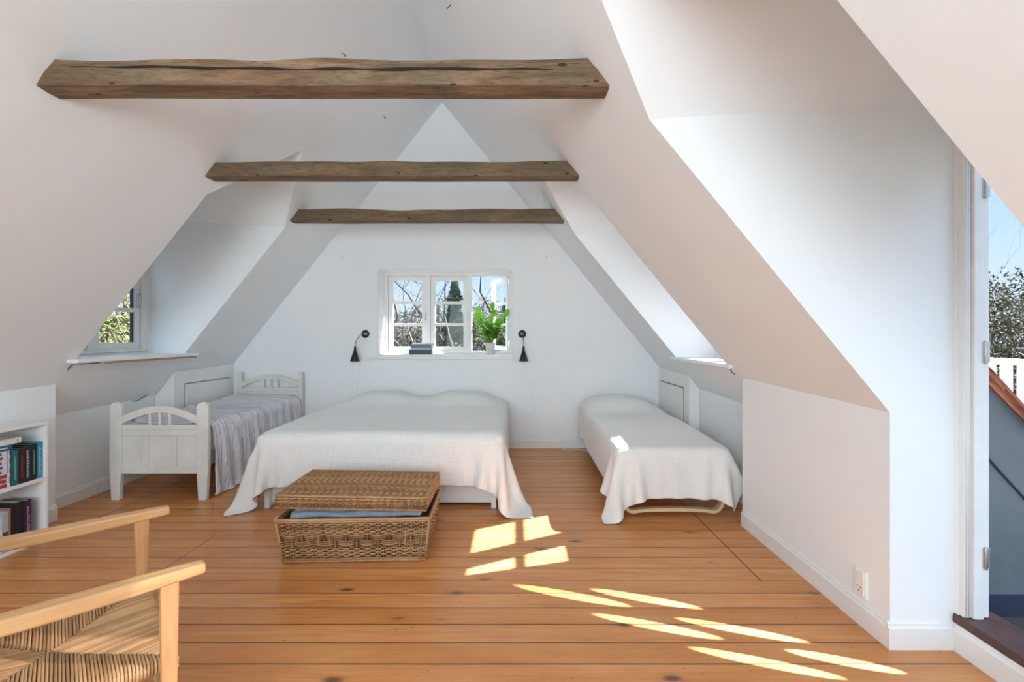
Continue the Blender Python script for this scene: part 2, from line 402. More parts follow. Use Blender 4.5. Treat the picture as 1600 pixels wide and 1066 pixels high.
# right slope (with openings), as quads/polys in plan
g = G()
def P2(*pts): g.poly([S(x, y) for x, y in pts])
P2((XR, YN), (1.68, YN), (1.68, N0), (KX_R, N0), (XR, N0))
P2((XR, N0), (KX_R, N0), (AX_R, NM), (XR, NM)); P2((XR, NM), (AX_R, NM), (KX_R, N1), (XR, N1))
P2((XR, N1), (KX_R, N1), (1.68, N1), (1.68, 3.374), (1.68, D0), (xs_at(ZSR, D0, 1), D0), (KX_R, D0), (XR, D0))
P2((1.68, 3.374), (1.90, 3.374), (1.90, D0), (1.68, D0))
P2((XR, D0), (KX_R, D0), (AX_R, DM), (XR, DM)); P2((XR, DM), (AX_R, DM), (KX_R, D1), (XR, D1))
P2((xs_at(ZSR, D0, 1), D0), (1.68, D0), (1.90, D0), (1.90, D1), (xs_at(ZSR, D1, 1), D1))
P2((XR, D1), (KX_R, D1), (xs_at(ZSR, D1, 1), D1), (1.90, D1), (1.90, YE), (XR, YE))
struct('ceiling', g, 'wall')
# left slope
g = G()
P2((XR, YN), (-3.50, YN), (-3.50, D0), (xs_at(ZSL, D0, -1), D0), (KX_L, D0), (XR, D0))
P2((XR, D0), (KX_L, D0), (AX_L, DM), (XR, DM)); P2((XR, DM), (AX_L, DM), (KX_L, D1), (XR, D1))
P2((xs_at(ZSL, D0, -1), D0), (-3.50, D0), (-3.72, D0), (-3.72, D1), (xs_at(ZSL, D1, -1), D1))
P2((XR, D1), (KX_L, D1), (xs_at(ZSL, D1, -1), D1), (-3.72, D1), (-3.72, YE), (XR, YE))
o = struct('ceiling', g, 'wall')

# knee walls
def vpoly(name, pts): return struct(name, G().poly(pts), 'wall')
def knee(g, x, y0, y1, inset=0):
    g.poly([(x, y0, 0), (x, y1, 0), (x, y1, zr(x, y1)), (x, y0, zr(x, y0))])
g = G(); knee(g, 1.68, YN, N0); knee(g, 1.68, N1, 3.374); knee(g, 1.90, 3.374, YE)
g.poly([(1.68, 3.374, 0), (1.90, 3.374, 0), S(1.90, 3.374), S(1.68, 3.374)])
struct('wall_right', g, 'wall')
g = G(); knee(g, -3.50, YN, D0); knee(g, -3.72, D0, YE)
g.poly([(-3.50, D0, 0), (-3.72, D0, 0), S(-3.72, D0), S(-3.50, D0)])
struct('wall_left', g, 'wall')

# built-in cupboards in the eaves beside the end gable
def cupboard(x, xb, side, label):
    r = root('eaves_cupboard', ((x + xb) / 2, 5.19, 0), label, 'cupboard', kind=None)
    g = G(); y0, y1 = 4.69, YE - .004
    xo = x + side * .012
    z0, z1 = zr(xo, y0) - .006, zr(xo, y1) - .006
    zb0, zb1 = zr(xb - side * .005, y0) - .01, zr(xb - side * .005, y1) - .01
    b = [(xo, y0, 0), (xb - side * .005, y0, 0), (xb - side * .005, y1, 0), (xo, y1, 0)]; t = [(xo, y0, z0), (xb - side * .005, y0, zb0), (xb - side * .005, y1, zb1), (xo, y1, z1)]
    mk('body', g.hexa(b, t), 'trim', r)
    d = G(); zt = z0 - .145
    d.box(xo - side * .014, xo + side * .001, y0 + .16, y1 - .10, .16, zt)
    mk('door', d, 'trim', r, bevel=.002)
    f = G(); fx0, fx1 = xo - side * .016, xo - side * .001
    for a in ((y0 + .148, y0 + .16, .15, zt + .012), (y1 - .10, y1 - .088, .15, zt + .012)): f.box(xo - side * .004, xo, *a)
    f.box(xo - side * .004, xo, y0 + .148, y1 - .088, zt, zt + .012)
    mk('door_gap', f, M['crackw'], r)
    return r
M['crackw'] = plain('grey_shadow_gap', (.25, .25, .24), .8, .1, 10, bump=0)
cupboard(1.774, 1.90, 1, 'low white eaves cupboard in the corner behind the covered day bed')
cupboard(-3.51, -3.72, -1, 'low white panelled eaves cupboard in the corner beside the striped bed')

# dormers: cheeks, roof planes, window wall
def dormer(num, side, y0, y1, ym, kx, ax, wx, zs, hole):
    zk0, zk1, za = zr(kx, y0), zr(kx, y1), zr(ax, ym)
    zw = lambda zz: zz + rise(wx, kx)
    g = G()
    for y, zk in ((y0, zk0), (y1, zk1)):
        if zs is not None:
            x = xs_at(zs, y, side)
            g.poly([(kx, y, zk), (x, y, zs), (x, y, zs - .04), (wx, y, zs - .04), (wx, y, zw(zk))])
        else:
            g.poly([(kx, y, zk), S(1.68, y), (1.68, y, 0), (wx, y, 0), (wx, y, zw(zk))])
    wn_ = 'right' if side > 0 else 'left'
    struct('wall_' + wn_, g, 'wall')
    g = G()
    zaw = za + rise(wx, ax) * .9
    g.poly([(ax, ym, za), (kx, y0, zk0), (wx, y0, zw(zk0)), (wx, ym, zaw)])
    g.poly([(ax, ym, za), (kx, y1, zk1), (wx, y1, zw(zk1)), (wx, ym, zaw)])
    struct('ceiling', g, 'wall')
    # window wall with its hole (ya, yb, za_, zb_)
    ha, hb, hz0, hz1 = hole; zf = (zs - .04) if zs is not None else 0
    g = G(); ze = zw(min(zk0, zk1))
    def q(a, b, c, d): g.poly([(wx, a, c), (wx, b, c), (wx, b, d), (wx, a, d)])
    if ha > y0: q(y0, ha, zf, hz0) if hz0 > zf else None; q(y0, ha, hz0, hz1); 
    if hb < y1: q(hb, y1, zf, hz0) if hz0 > zf else None; q(hb, y1, hz0, hz1)
    if hz0 > zf: q(ha, hb, zf, hz0)
    g.poly([(wx, y0, hz1), (wx, ha, hz1), (wx, hb, hz1), (wx, y1, hz1), (wx, y1, zw(zk1)), (wx, ym, zaw), (wx, y0, zw(zk0))])
    g2 = G(); g2.v = list(g.v); g2.f = list(g.f); g2.sm = list(g.sm)
    ob = struct('wall_' + wn_, g, 'wall', recalc=False)
    md = ob.modifiers.new('thick', 'SOLIDIFY'); md.thickness = .06; md.offset = 1 if side > 0 else -1; 
    return
dormer(1, 1, D0, D1, DM, KX_R, AX_R, WX_R, ZSR, (D0 + .03, D1 - .02, 1.21, 2.40))
dormer(2, -1, D0, D1, DM, KX_L, AX_L, WX_L, ZSL, (D0 + .03, D1 - .015, 1.24, 2.40))
dormer(3, 1, N0, N1, NM, KX_R, AX_R, 1.966, None, (N0 + .03, N1 - .02, .125, 2.30))

# end gable with window opening
HX0, HX1, HZ0, HZ1 = -1.736, -.04, 1.136, 2.24
def gable(name, y, holes, flip):
    g = G(); xl, xr = -3.80, 2.05
    zl, zrr, zt = zr(xl, y) , zr(xr, y), ZR + MY * y
    if holes:
        x0, x1, z0, z1 = holes
        ztop = lambda x: zr(x, y)
        g.poly([(xl, y, 0), (x0, y, 0), (x0, y, z0), (x0, y, z1), (x0, y, ztop(x0)), (xl, y, zl)])
        g.poly([(x0, y, 0), (x1, y, 0), (x1, y, z0), (x0, y, z0)])
        g.poly([(x0, y, z1), (x1, y, z1), (x1, y, ztop(x1)), (XR, y, zt), (x0, y, ztop(x0))] if x1 > XR else [(x0, y, z1), (x1, y, z1), (x1, y, ztop(x1)), (x0, y, ztop(x0))])
        g.poly([(x1, y, 0), (xr, y, 0), (xr, y, zrr), (x1, y, ztop(x1)), (x1, y, z1), (x1, y, z0)])
    bm_ = G(); bm_.v, bm_.f, bm_.sm = g.v, g.f, g.sm
    ob = mk(name, bm_, 'wall', recalc=False); tag(ob, kind='structure')
    bm = bmesh.new(); bm.from_mesh(ob.data); bmesh.ops.remove_doubles(bm, verts=bm.verts, dist=1e-4)
    bmesh.ops.recalc_face_normals(bm, faces=bm.faces)
    f0 = bm.faces[:]; 
    # all normals towards the room
    bm.faces.ensure_lookup_table()
    want = -1 if not flip else 1
    if (bm.faces[0].normal.y > 0) != (want > 0): bmesh.ops.reverse_faces(bm, faces=bm.faces)
    bm.to_mesh(ob.data); bm.free()
    md = ob.modifiers.new('thick', 'SOLIDIFY'); md.thickness = .57; md.offset = -1
    return ob
gable('wall_back', YE, (HX0, HX1, HZ0, HZ1), False)
gable('wall_front', YN, (-2.2, .4, .8, 2.7), True)

# ------------------------------------------------------------------ baseboards: profiled boards 12 cm high
def baseboard(name, p0, p1, nrm, h=.118, t=.018):
    p0, p1, n = Vector(p0), Vector(p1), Vector(nrm)
    prof = [(0, 0), (t, 0), (t, h * .80), (t * .55, h * .86), (t * .55, h * .95), (t * .3, h), (0, h)]
    g = G(); vs = [];
    for p in (p0, p1):
        for a, z in prof: q = p + n * a; vs.append((q.x, q.y, z))
    k = len(prof); fs = [tuple(range(k)), tuple(range(2 * k - 1, k - 1, -1))] + [(i, i + k, (i + 1) % k + k, (i + 1) % k) for i in range(k)]
    return tag(mk(name, g.add(vs, fs), 'trim'), kind='structure')
baseboard('baseboard_right', (1.68, N1, 0), (1.68, 3.36, 0), (-1, 0, 0))
baseboard('baseboard_right', (1.68, YN, 0), (1.68, N0, 0), (-1, 0, 0))
baseboard('baseboard_right', (1.662, N1, 0), (1.948, N1, 0), (0, -1, 0))
baseboard('baseboard_right', (1.966, N0, 0), (1.966, N1, 0), (-1, 0, 0))
baseboard('baseboard_right', (1.90, 3.38, 0), (1.90, 4.68, 0), (-1, 0, 0))
baseboard('baseboard_left', (-3.50, YN, 0), (-3.50, D0, 0), (1, 0, 0))
baseboard('baseboard_left', (-3.50, D0, 0), (-3.70, D0, 0), (0, 1, 0))
baseboard('baseboard_left', (-3.72, D0, 0), (-3.72, 4.69, 0), (1, 0, 0))
baseboard('baseboard_back', (-3.49, YE, 0), (1.76, YE, 0), (0, -1, 0))

# ------------------------------------------------------------------ windows
def casement(parent, B, u0, u1, v0, v1, w0, w1, bars, st=.045, bot=.055, label=None, vbar=None):
    """B(u0,u1,v0,v1,w0,w1) adds an axis-aligned box to a G"""
    g = G()
    B(g, u0, u0 + st, v0, v1, w0, w1); B(g, u1 - st, u1, v0, v1, w0, w1)
    B(g, u0 + st, u1 - st, v1 - st, v1, w0, w1); B(g, u0 + st, u1 - st, v0, v0 + bot, w0, w1)
    iw = (v1 - st) - (v0 + bot)
    for k in range(1, bars):
        z = v0 + bot + iw * k / bars; B(g, u0 + st, u1 - st, z - .020, z + .020, w0 + .004, w1 - .004)
    if vbar: B(g, vbar - .013, vbar + .013, v0 + bot, v1 - st, w0 + .006, w1 - .006)
    c = mk('casement', g, 'frame', parent, bevel=.003)
    p = G(); wm = (w0 + w1) / 2; B(p, u0 + st - .004, u1 - st + .004, v0 + bot - .004, v1 - st + .004, wm - .002, wm + .002)
    mk('glass', p, 'glass', c)
    return c
# window_1: end gable, three lights, the right one standing open outwards
w1 = root('window_1', (-.888, 6.02, HZ0), kind='structure')
BX = lambda g, u0, u1, v0, v1, a, b: g.box(u0, u1, a, b, v0, v1)
fy0, fy1 = 5.99, 6.08
g = G()
BX(g, HX0 + .002, HX0 + .05, HZ0 + .03, HZ1 - .002, fy0, fy1); BX(g, HX1 - .05, HX1 - .002, HZ0 + .03, HZ1 - .002, fy0, fy1)
BX(g, HX0 + .05, HX1 - .05, HZ1 - .05, HZ1 - .002, fy0, fy1); BX(g, HX0 + .05, HX1 - .05, HZ0 + .03, HZ0 + .06, fy0, fy1)
BX(g, -1.178, -1.128, HZ0 + .06, HZ1 - .05, fy0, fy1); BX(g, -.632, -.582, HZ0 + .06, HZ1 - .05, fy0, fy1)
mk('window_frame', g, 'frame', w1, bevel=.003)
cas = []
for a, b in ((HX0 + .052, -1.18), (-1.126, -.634)):
    cas.append(casement(w1, BX, a, b, HZ0 + .062, HZ1 - .052, 6.01, 6.055, 3, .06, .06))
for c_, xs in zip(cas, (-1.20, -.655)):
    h = G(); h.box(xs - .006, xs + .006, 5.985, 6.009, 1.60, 1.70); mk('handle', h, 'metal', c_, bevel=.003)
# open leaf, hinged at the right jamb and swung outwards (built closed, then turned about its hinge)
lf = G(); hx, hy = HX1 - .052, 6.075
ang = math.radians(-61)
class RotG(G): pass
op = root('open_casement', (hx, hy, HZ0 + .062)); op.parent = w1; op.location = Vector((hx, hy, HZ0 + .062)) - Vector(w1['_w'])
op.rotation_euler = (0, 0, ang)
BL = lambda g, u0, u1, v0, v1, a, b: g.box(u0, u1, a, b, v0, v1)
lg = G(); wl, hl = .49, HZ1 - HZ0 - .115
for a in ((-wl, -wl + .055, 0, hl), (-.055, 0, 0, hl), (-wl + .055, -.055, hl - .055, hl), (-wl + .055, -.055, 0, .06)): lg.box(a[0], a[1], -.022, .022, a[2], a[3])
for k in (1, 2):
    z = .06 + (hl - .115) * k / 3; lg.box(-wl + .055, -.055, -.018, .018, z - .020, z + .020)
oc = mk('casement', lg, 'frame', op, local=True, bevel=.003)
mk('glass', G().box(-wl + .05, -.05, -.002, .002, .055, hl - .05), 'glass', oc, local=True)
hg = G()
for z in (1.30, 2.12): hg.box(hx - .012, hx + .012, 6.05, 6.09, z - .04, z + .04)
mk('hinge', hg, 'metal', w1, bevel=.003)
g = G(); g.box(HX0 - .09, HX1 + .02, YE - .035, YE - .001, HZ0 - .028, HZ0 + .002); g.box(HX0 + .003, HX1 - .003, YE - .001, fy1, HZ0 + .001, HZ0 + .028)
mk('window_sill', G().box(HX0 - .09, HX1 + .02, YE - .035, YE - .001, HZ0 - .026, HZ0 + .004).box(HX0 + .003, HX1 - .003, YE - .001, fy1 - .01, HZ0 + .001, HZ0 + .0295), 'trim', w1, bevel=.003)
mk('window_lining', G().box(HX0 + .001, HX0 + .014, YE + .004, fy0, HZ0 + .03, HZ1 - .001).box(HX1 - .014, HX1 - .001, YE + .004, fy0, HZ0 + .03, HZ1 - .001).box(HX0 + .014, HX1 - .014, YE + .004, fy0, HZ1 - .014, HZ1 - .001), 'frame', w1)

# side dormer windows
def side_window(name, wx, side, y0, y1, z0, z1, zsill, xfront):
    r = root(name, (wx, (y0 + y1) / 2, z0), kind='structure')
    a, b = wx - side * .005, wx + side * .075
    B = lambda g, u0, u1, v0, v1, w0, w1: g.box(min(w0, w1), max(w0, w1), u0, u1, v0, v1)
    g = G(); fr = .07; ym = (y0 + y1) / 2 - .05
    B(g, y0, y0 + fr, z0, z1, a, b); B(g, y1 - fr, y1, z0, z1, a, b); B(g, y0 + fr, y1 - fr, z1 - .06, z1, a, b); B(g, y0 + fr, y1 - fr, z0, z0 + .03, a, b)
    B(g, ym - .035, ym + .035, z0 + .03, z1 - .06, a, b)
    mk('window_frame', g, 'frame', r, bevel=.004)
    for u0, u1 in ((y0 + fr + .003, ym - .037), (ym + .037, y1 - fr - .003)):
        c = casement(r, B, u0, u1, z0 + .033, z1 - .063, a + side * .012, a + side * .06, 3, .055, .06)
        zh = z0 + .033 + .06 + (z1 - z0 - .2) / 3 + .09
        if u0 > ym:
            h = G(); h.tube([(a, u1 - .03, zh - .05), (a - side * .03, u1 - .045, zh - .04), (a - side * .034, u1 - .05, zh + .05), (a, u1 - .03, zh + .06)], .008, 8)
            h.box(a - side * .004, a + side * .014, u1 - .042, u1 - .018, zh - .07, zh + .08)
            mk('handle', h, 'metal', c)
            mk('seal', G().box(min(a, b) + .03, max(a, b) - .03, u1 - .075, u1 - .062, z0 + .09, z1 - .12), 'slate', c)
    sl = G()
    xx = [xfront, wx - side * .006]
    sl.prism([(xfront, D0 - .075), (xx[1], D0 + .004), (xx[1], D1 - .004), (xfront, D1 + .05)], 'z', zsill - .028, zsill)
    mk('window_sill', sl, 'trim', r, bevel=.003)
    return r
side_window('window_2', WX_R, 1, D0 + .035, D1 - .03, 1.215, 2.395, ZSR, 1.585)
w3 = side_window('window_3', WX_L, -1, D0 + .035, D1 - .02, 1.245, 2.395, ZSL, -3.255)
mk('sill_batten', G().box(-3.272, -3.258, 3.62, D1 + .01, ZSL - .046, ZSL - .029), 'raw', w3)

# ------------------------------------------------------------------ balcony door frame
d1 = root('door_1', (1.99, 1.55, .12), kind='structure')
g = G()
g.box(1.968, 2.000, 1.998, 2.042, .16, 2.30); g.box(2.000, 2.043, 1.985, 2.042, .16, 2.30)
g.box(1.968, 2.043, 1.052, 1.10, .16, 2.30); g.box(1.968, 2.043, 1.10, 1.985, 2.24, 2.30)
mk('door_frame', g, 'frame', d1, bevel=.004)
g = G()
for x_ in (1.976, 1.988): g.tube([(x_, 1.998, .165), (x_, 1.998, 2.24)], .0035, 8)
for z_ in (): pass
mk('moulding', g, 'frame', d1)
lf_ = mk('door_leaf', G().box(2.047, 2.072, 1.992, 2.042, .165, 2.25), 'frame', d1, bevel=.003)
hg = G()
for z_ in (.43, 1.33, 2.05):
    hg.box(2.036, 2.066, 1.981, 1.992, z_ - .045, z_ + .045); hg.tube([(2.046, 1.981, z_ - .05), (2.046, 1.981, z_ + .05)], .006, 8)
mk('hinge', hg, 'metal', d1, bevel=.002)
sill_ = G(); sill_.prism([(1.955, .121), (2.13, .135), (2.13, .165), (1.958, .158)], 'y', N0 + .004, N1 - .004)
mk('threshold', sill_, 'stone', d1, bevel=.004)

# ------------------------------------------------------------------ ceiling beams
def beam(y0, y1, z0, z1, mat, label, seed, crack=None):
    rnd = random.Random(seed); n = 60
    e = .012
    g = G(); rows = []
    sec = [(0, 0), (.5, -.02), (1, 0), (1.02, .5), (1, 1), (.5, 1.01), (0, 1), (-.02, .5)]   # (y,z) unit section
    ph = [rnd.uniform(0, 6.28) for _ in range(16)]
    for i in range(n + 1):
        t = i / n
        for j, (sy, sz) in enumerate(sec):
            y = y0 + sy * (y1 - y0); z = z0 + sz * (z1 - z0)
            amp = .005
            z += amp * (math.sin(t * 9 + ph[j]) + .6 * math.sin(t * 23 + ph[j + 8])) * (1.0 if sz > .5 else .25)
            y += amp * .6 * math.sin(t * 13 + ph[(j + 3) % 8])
            if sz > .9: z += .012 * math.exp(-((t - .40) / .07) ** 2) * -1
            xl = XR - (ZR + MY * y - z) / KL + e * 0; xr_ = XR + (ZR + MY * y - z) / KR
            g.v.append((xl + (xr_ - xl) * t, y, z))
    k = len(sec)
    for i in range(n):
        for j in range(k): g.f.append((i * k + j, i * k + (j + 1) % k, (i + 1) * k + (j + 1) % k, (i + 1) * k + j)); g.sm.append(False)
    g.f.append(tuple(range(k))); g.f.append(tuple(n * k + j for j in range(k))[::-1]); g.sm += [False, False]
    r = mk('ceiling_beam', g, mat, bevel=.004); tag(r, label, 'beam')
    if crack:
        c = G(); pts = []
        for i in range(61):
            t = i / 60; x = -2.17 + 2.66 * t
            z = z0 + (z1 - z0) * crack + .004 * math.sin(t * 11) + .005 * math.sin(t * 5 + 1) + .002 * math.sin(t * 40)
            pts.append((x, y0 - .0015 - .003 * 0, z))
        rad = [.0025 + .0045 * max(0, math.sin(math.pi * i / 60)) * (1 + .5 * math.sin(i * .9)) for i in range(61)]
        c.tube(pts, rad, 6); mk('crack', c, 'crack', r)
    return r
beam(2.123, 2.248, 2.570, 2.693, 'beam', 'thick cracked brown ceiling beam nearest the viewer', 1, .62)
beam(3.319, 3.450, 2.567, 2.676, 'beam2', 'middle one of the three rough wooden ceiling beams', 2)
beam(4.618, 4.735, 2.568, 2.686, 'beam2', 'furthest and shortest-looking ceiling beam, above the gable window', 3)

# little dark hooks screwed into the slopes
def on_slope(px, py, side):
    a, b = (px - 806) / 711, (525 - py) / 711
    k = KR if side > 0 else -KL
    # 1.4 + bY = ZR + MY*Y - k(aY - XR)
    Yv = (ZR - 1.4 + k * XR) / (b - MY + k * a); return Vector((a * Yv, Yv, 1.4 + b * Yv))
for px, py, sd, lb in ((535, 83, -1, 'tiny black ceiling hook above the nearest beam'), (598, 181, -1, 'tiny black ceiling hook just behind the nearest beam'), (705, 7, 1, 'tiny black ceiling hook right of the ridge at the top edge')):
    p = on_slope(px, py, sd); nrm = Vector((-KR if sd > 0 else KL, 0, -1)).normalized()
    g = G(); g.tube([p, p + nrm * .018, p + nrm * .03 + Vector((.006, 0, .0)), p + nrm * .036 + Vector((.0, 0, -.006)), p + nrm * .03 + Vector((-.008, 0, -.004))], .003, 6)
    tag(mk('ceiling_hook', g, 'black'), lb, 'hook')
# ------------------------------------------------------------------ draped cloth: a small position-based cloth solver
def drape(x0, x1, y0, y1, sp, zfun, bx, by, rad, z_top, iters=900, ymax=None, xmax=None, xmin=None, ymin=None, floor=.006, noise_amp=.006, seed=1, extra=None, stiff=.35):
    """flat sheet over [x0,x1]x[y0,y1] falls over a rounded block bx x by with top z_top(+zfun bump)"""
    rs = np.random.RandomState(seed)
    nx = int(round((x1 - x0) / sp)) + 1; ny = int(round((y1 - y0) / sp)) + 1
    gx, gy = np.meshgrid(np.linspace(x0, x1, nx), np.linspace(y0, y1, ny), indexing='ij')
    z = z_top + .03 + zfun(gx, gy)
    # coarse smooth noise seeds the folds
    k = rs.randn(nx // 4 + 2, ny // 4 + 2); ix = np.linspace(0, k.shape[0] - 1.001, nx); iy = np.linspace(0, k.shape[1] - 1.001, ny)
    a, b = ix.astype(int), iy.astype(int); fx, fyy = (ix - a)[:, None], (iy - b)[None, :]
    kk = k[a][:, b] * (1 - fx) * (1 - fyy) + k[a + 1][:, b] * fx * (1 - fyy) + k[a][:, b + 1] * (1 - fx) * fyy + k[a + 1][:, b + 1] * fx * fyy
    P = np.stack([gx + kk * noise_amp * .5, gy + kk[::-1] * noise_amp * .5, z + kk * noise_amp], -1)
    Q = P.copy()
    dx = (x1 - x0) / (nx - 1); dy = (y1 - y0) / (ny - 1); dd = math.hypot(dx, dy)
    hx, hy = (bx[1] - bx[0]) / 2 - rad, (by[1] - by[0]) / 2 - rad; cx, cy = (bx[0] + bx[1]) / 2, (by[0] + by[1]) / 2
    def con(P, A, B, L, s=.5):
        d = P[B] - P[A]; l = np.sqrt((d * d).sum(-1, keepdims=True)) + 1e-9
        c = d * (s * (l - L) / l); P[A] = P[A] + c; P[B] = P[B] - c
    sl = np.s_
    C = []
    for o in (0, 1):
        n2 = (nx - o) // 2 * 2; C.append((sl[o:o + n2:2, :], sl[o + 1:o + n2 + 1:2, :], dx, .5))
        n3 = (ny - o) // 2 * 2; C.append((sl[:, o:o + n3:2], sl[:, o + 1:o + n3 + 1:2], dy, .5))
    C = [(A, B, L, s) for A, B, L, s in C]
    def fix(n, o):  # length of pairs
        return (n - o) // 2
    CC = []
    for o in (0, 1):
        m = fix(nx, o); CC.append((sl[o:o + 2 * m:2, :], sl[o + 1:o + 2 * m:2, :], dx, .5))
        m = fix(ny, o); CC.append((sl[:, o:o + 2 * m:2], sl[:, o + 1:o + 2 * m:2], dy, .5))
        m = fix(nx, o)
        CC.append((sl[o:o + 2 * m:2, :-1], sl[o + 1:o + 2 * m:2, 1:], dd, stiff * .6))
        CC.append((sl[o:o + 2 * m:2, 1:], sl[o + 1:o + 2 * m:2, :-1], dd, stiff * .6))
    for o in (0, 1, 2, 3):   # bending
        i = np.arange(o, nx - 2, 4); 
        if len(i): CC.append(((i, sl[:]), (i + 2, sl[:]), 2 * dx, .06))
        j = np.arange(o, ny - 2, 4)
        if len(j): CC.append(((sl[:], j), (sl[:], j + 2), 2 * dy, .06))
    LR = []
    for st in (3, 7):
        for o in range(0, 2 * st, st):
            i = np.arange(o, nx - st, 2 * st); LR.append(((i, sl[:]), (i + st, sl[:]), st * dx)) if len(i) else 0
            j = np.arange(o, ny - st, 2 * st); LR.append(((sl[:], j), (sl[:], j + st), st * dy)) if len(j) else 0
    def conmax(P, A, B, L):
        a_, b_ = P[A], P[B]; d = b_ - a_; l = np.sqrt((d * d).sum(-1, keepdims=True)) + 1e-9
        c = d * (.5 * np.maximum(l - L * 1.002, 0) / l); P[A] = a_ + c; P[B] = b_ - c
    def collide(P, Q):
        bz = zfun(P[..., 0], P[..., 1])
        q = np.stack([P[..., 0] - cx, P[..., 1] - cy, P[..., 2] - (z_top - rad) - bz], -1)
        cl = np.stack([np.clip(q[..., 0], -hx, hx), np.clip(q[..., 1], -hy, hy), np.clip(q[..., 2], -9, 0)], -1)
        d = q - cl; l = np.sqrt((d * d).sum(-1)); 
        inside = l < 1e-6
        # deep inside: push along nearest face
        dxx = hx - np.abs(q[..., 0]); dyy = hy - np.abs(q[..., 1]); dzz = -q[..., 2]
        hit = (l < rad) & ~inside
        nrm = d / np.maximum(l, 1e-6)[..., None]
        T = np.where(hit[..., None], cl + nrm * rad, q)
        up = inside & (dzz <= np.minimum(dxx, dyy)); T[..., 2] = np.where(up, rad, T[..., 2])
        sx = inside & ~up & (dxx <= dyy); T[..., 0] = np.where(sx, np.sign(q[..., 0]) * (hx + rad), T[..., 0])
        sy = inside & ~up & ~sx; T[..., 1] = np.where(sy, np.sign(q[..., 1]) * (hy + rad), T[..., 1])
        any_ = hit | inside
        N = np.stack([T[..., 0] + cx, T[..., 1] + cy, T[..., 2] + z_top - rad + bz], -1)
        P[...] = N
        # friction
        topm = any_ & (T[..., 2] > rad * .8)
        P[..., :2] -= (P[..., :2] - Q[..., :2]) * np.where(topm, .97, np.where(any_, .5, 0))[..., None]
        lowm = P[..., 2] < floor
        P[..., 2] = np.maximum(P[..., 2], floor); P[..., :2] -= (P[..., :2] - Q[..., :2]) * np.where(lowm, .7, 0)[..., None]
        if extra is not None: extra(P)
        if ymax is not None: P[..., 1] = np.minimum(P[..., 1], ymax)
        if ymin is not None: P[..., 1] = np.maximum(P[..., 1], ymin)
        if xmax is not None: P[..., 0] = np.minimum(P[..., 0], xmax(P) if callable(xmax) else xmax)
        if xmin is not None: P[..., 0] = np.maximum(P[..., 0], xmin)
    dt2 = 9.8 * (1 / 120.) ** 2
    for it in range(iters):
        V = (P - Q) * .965; Q = P.copy(); P = P + V; P[..., 2] -= dt2
        for _ in range(3):
            for A, B, L in LR: conmax(P, A, B, L)
            for A, B, L, s in CC: con(P, A, B, L, s)
        collide(P, Q)
    # finish with a few relaxations so the mesh is smooth
    for _ in range(2):
        R = P.copy(); R[1:-1, 1:-1] = P[1:-1, 1:-1] * .6 + .1 * (P[:-2, 1:-1] + P[2:, 1:-1] + P[1:-1, :-2] + P[1:-1, 2:]); P = R
        collide(P, P.copy())
    g = G(); g.v = [tuple(p) for p in P.reshape(-1, 3)]
    for i in range(nx - 1):
        for j in range(ny - 1): g.f.append((i * ny + j, (i + 1) * ny + j, (i + 1) * ny + j + 1, i * ny + j + 1))
    g.sm = [True] * len(g.f)
    uv = np.stack([gx - x0, gy - y0], -1).reshape(-1, 2)
    return g, uv

# ------------------------------------------------------------------ double bed
b = root('double_bed', (-1.10, 4.65, 0), 'wide double bed on a pale grey base below the gable window', 'bed')
BX0, BX1, BY0, BY1 = -2.04, -.16, 3.69, 5.62
g = G(); g.box(BX0, BX0 + .04, BY0 - .0, BY1, .0, .30); mk('side_panel', g, 'bedbase', b, bevel=.003)
g = G(); g.box(BX1 - .04, BX1, BY0 - .0, BY1, .0, .30); mk('side_panel', g, 'bedbase', b, bevel=.003)
mk('end_panel', G().box(BX0 + .04, BX1 - .04, BY0 + .05, BY0 + .07, .03, .30), 'bedbase', b, bevel=.002)
for xx in (BX0 + .30, BX1 - .30, -1.1): mk('slat_support', G().box(xx - .02, xx + .02, BY0 + .07, BY1, .03, .28), 'bedbase', b)
MX0, MX1, MYA, MYB = -2.10, -.10, 3.655, 5.64
mk('mattress', G().box(MX0, MX1, MYA, MYB, .30, .60), 'mattress', b, bevel=.05, seg=4)
def pillowf(x, y):
    r = np.zeros_like(x)
    for cx_ in (-1.57, -.63): r = r + .125 * np.exp(-((x - cx_) / .36) ** 4) * np.exp(-((y - 5.36) / .30) ** 4)
    return r + .006 * np.sin(x * 5 + 1) * np.sin(y * 4) + .008 * np.exp(-((y - 4.55) / .25) ** 2)
for cx_ in (-1.57, -.63):
    g = G(); n = 14; vs = []
    for s_ in (1, -1):
        for i in range(n + 1):
            for j in range(n + 1):
                u, v = i / n * 2 - 1, j / n * 2 - 1
                h = .055 * (max(0, (1 - u ** 4) * (1 - v ** 4))) ** .5
                vs.append((cx_ + u * .30, 5.36 + v * .22, .655 + s_ * h))
    fs = []
    for s_ in (0, 1):
        o = s_ * (n + 1) ** 2
        for i in range(n):
            for j in range(n):
                q = (o + i * (n + 1) + j, o + (i + 1) * (n + 1) + j, o + (i + 1) * (n + 1) + j + 1, o + i * (n + 1) + j + 1); fs.append(q if s_ == 0 else q[::-1])
    p = mk('pillow', g.add(vs, fs, True), 'mattress')
    tag(p, 'left pillow under the white spread of the double bed' if cx_ < -1 else 'right pillow under the white spread of the double bed', 'pillow')
g, uv = drape(-2.10 - .47, -.10 + .53, 3.655 - .375, 5.60, .036, pillowf, (MX0 - .012, MX1 + .012), (MYA - .012, MYB + .2), .085, .62, iters=420, ymax=5.66, seed=3, noise_amp=.007)
o = mk('bedspread', g, 'spread', uv=uv, subsurf=1, solid=.004, recalc=False)
tag(o, 'large white woven bedspread draped over the wide double bed, one corner touching the floor', 'bedspread')

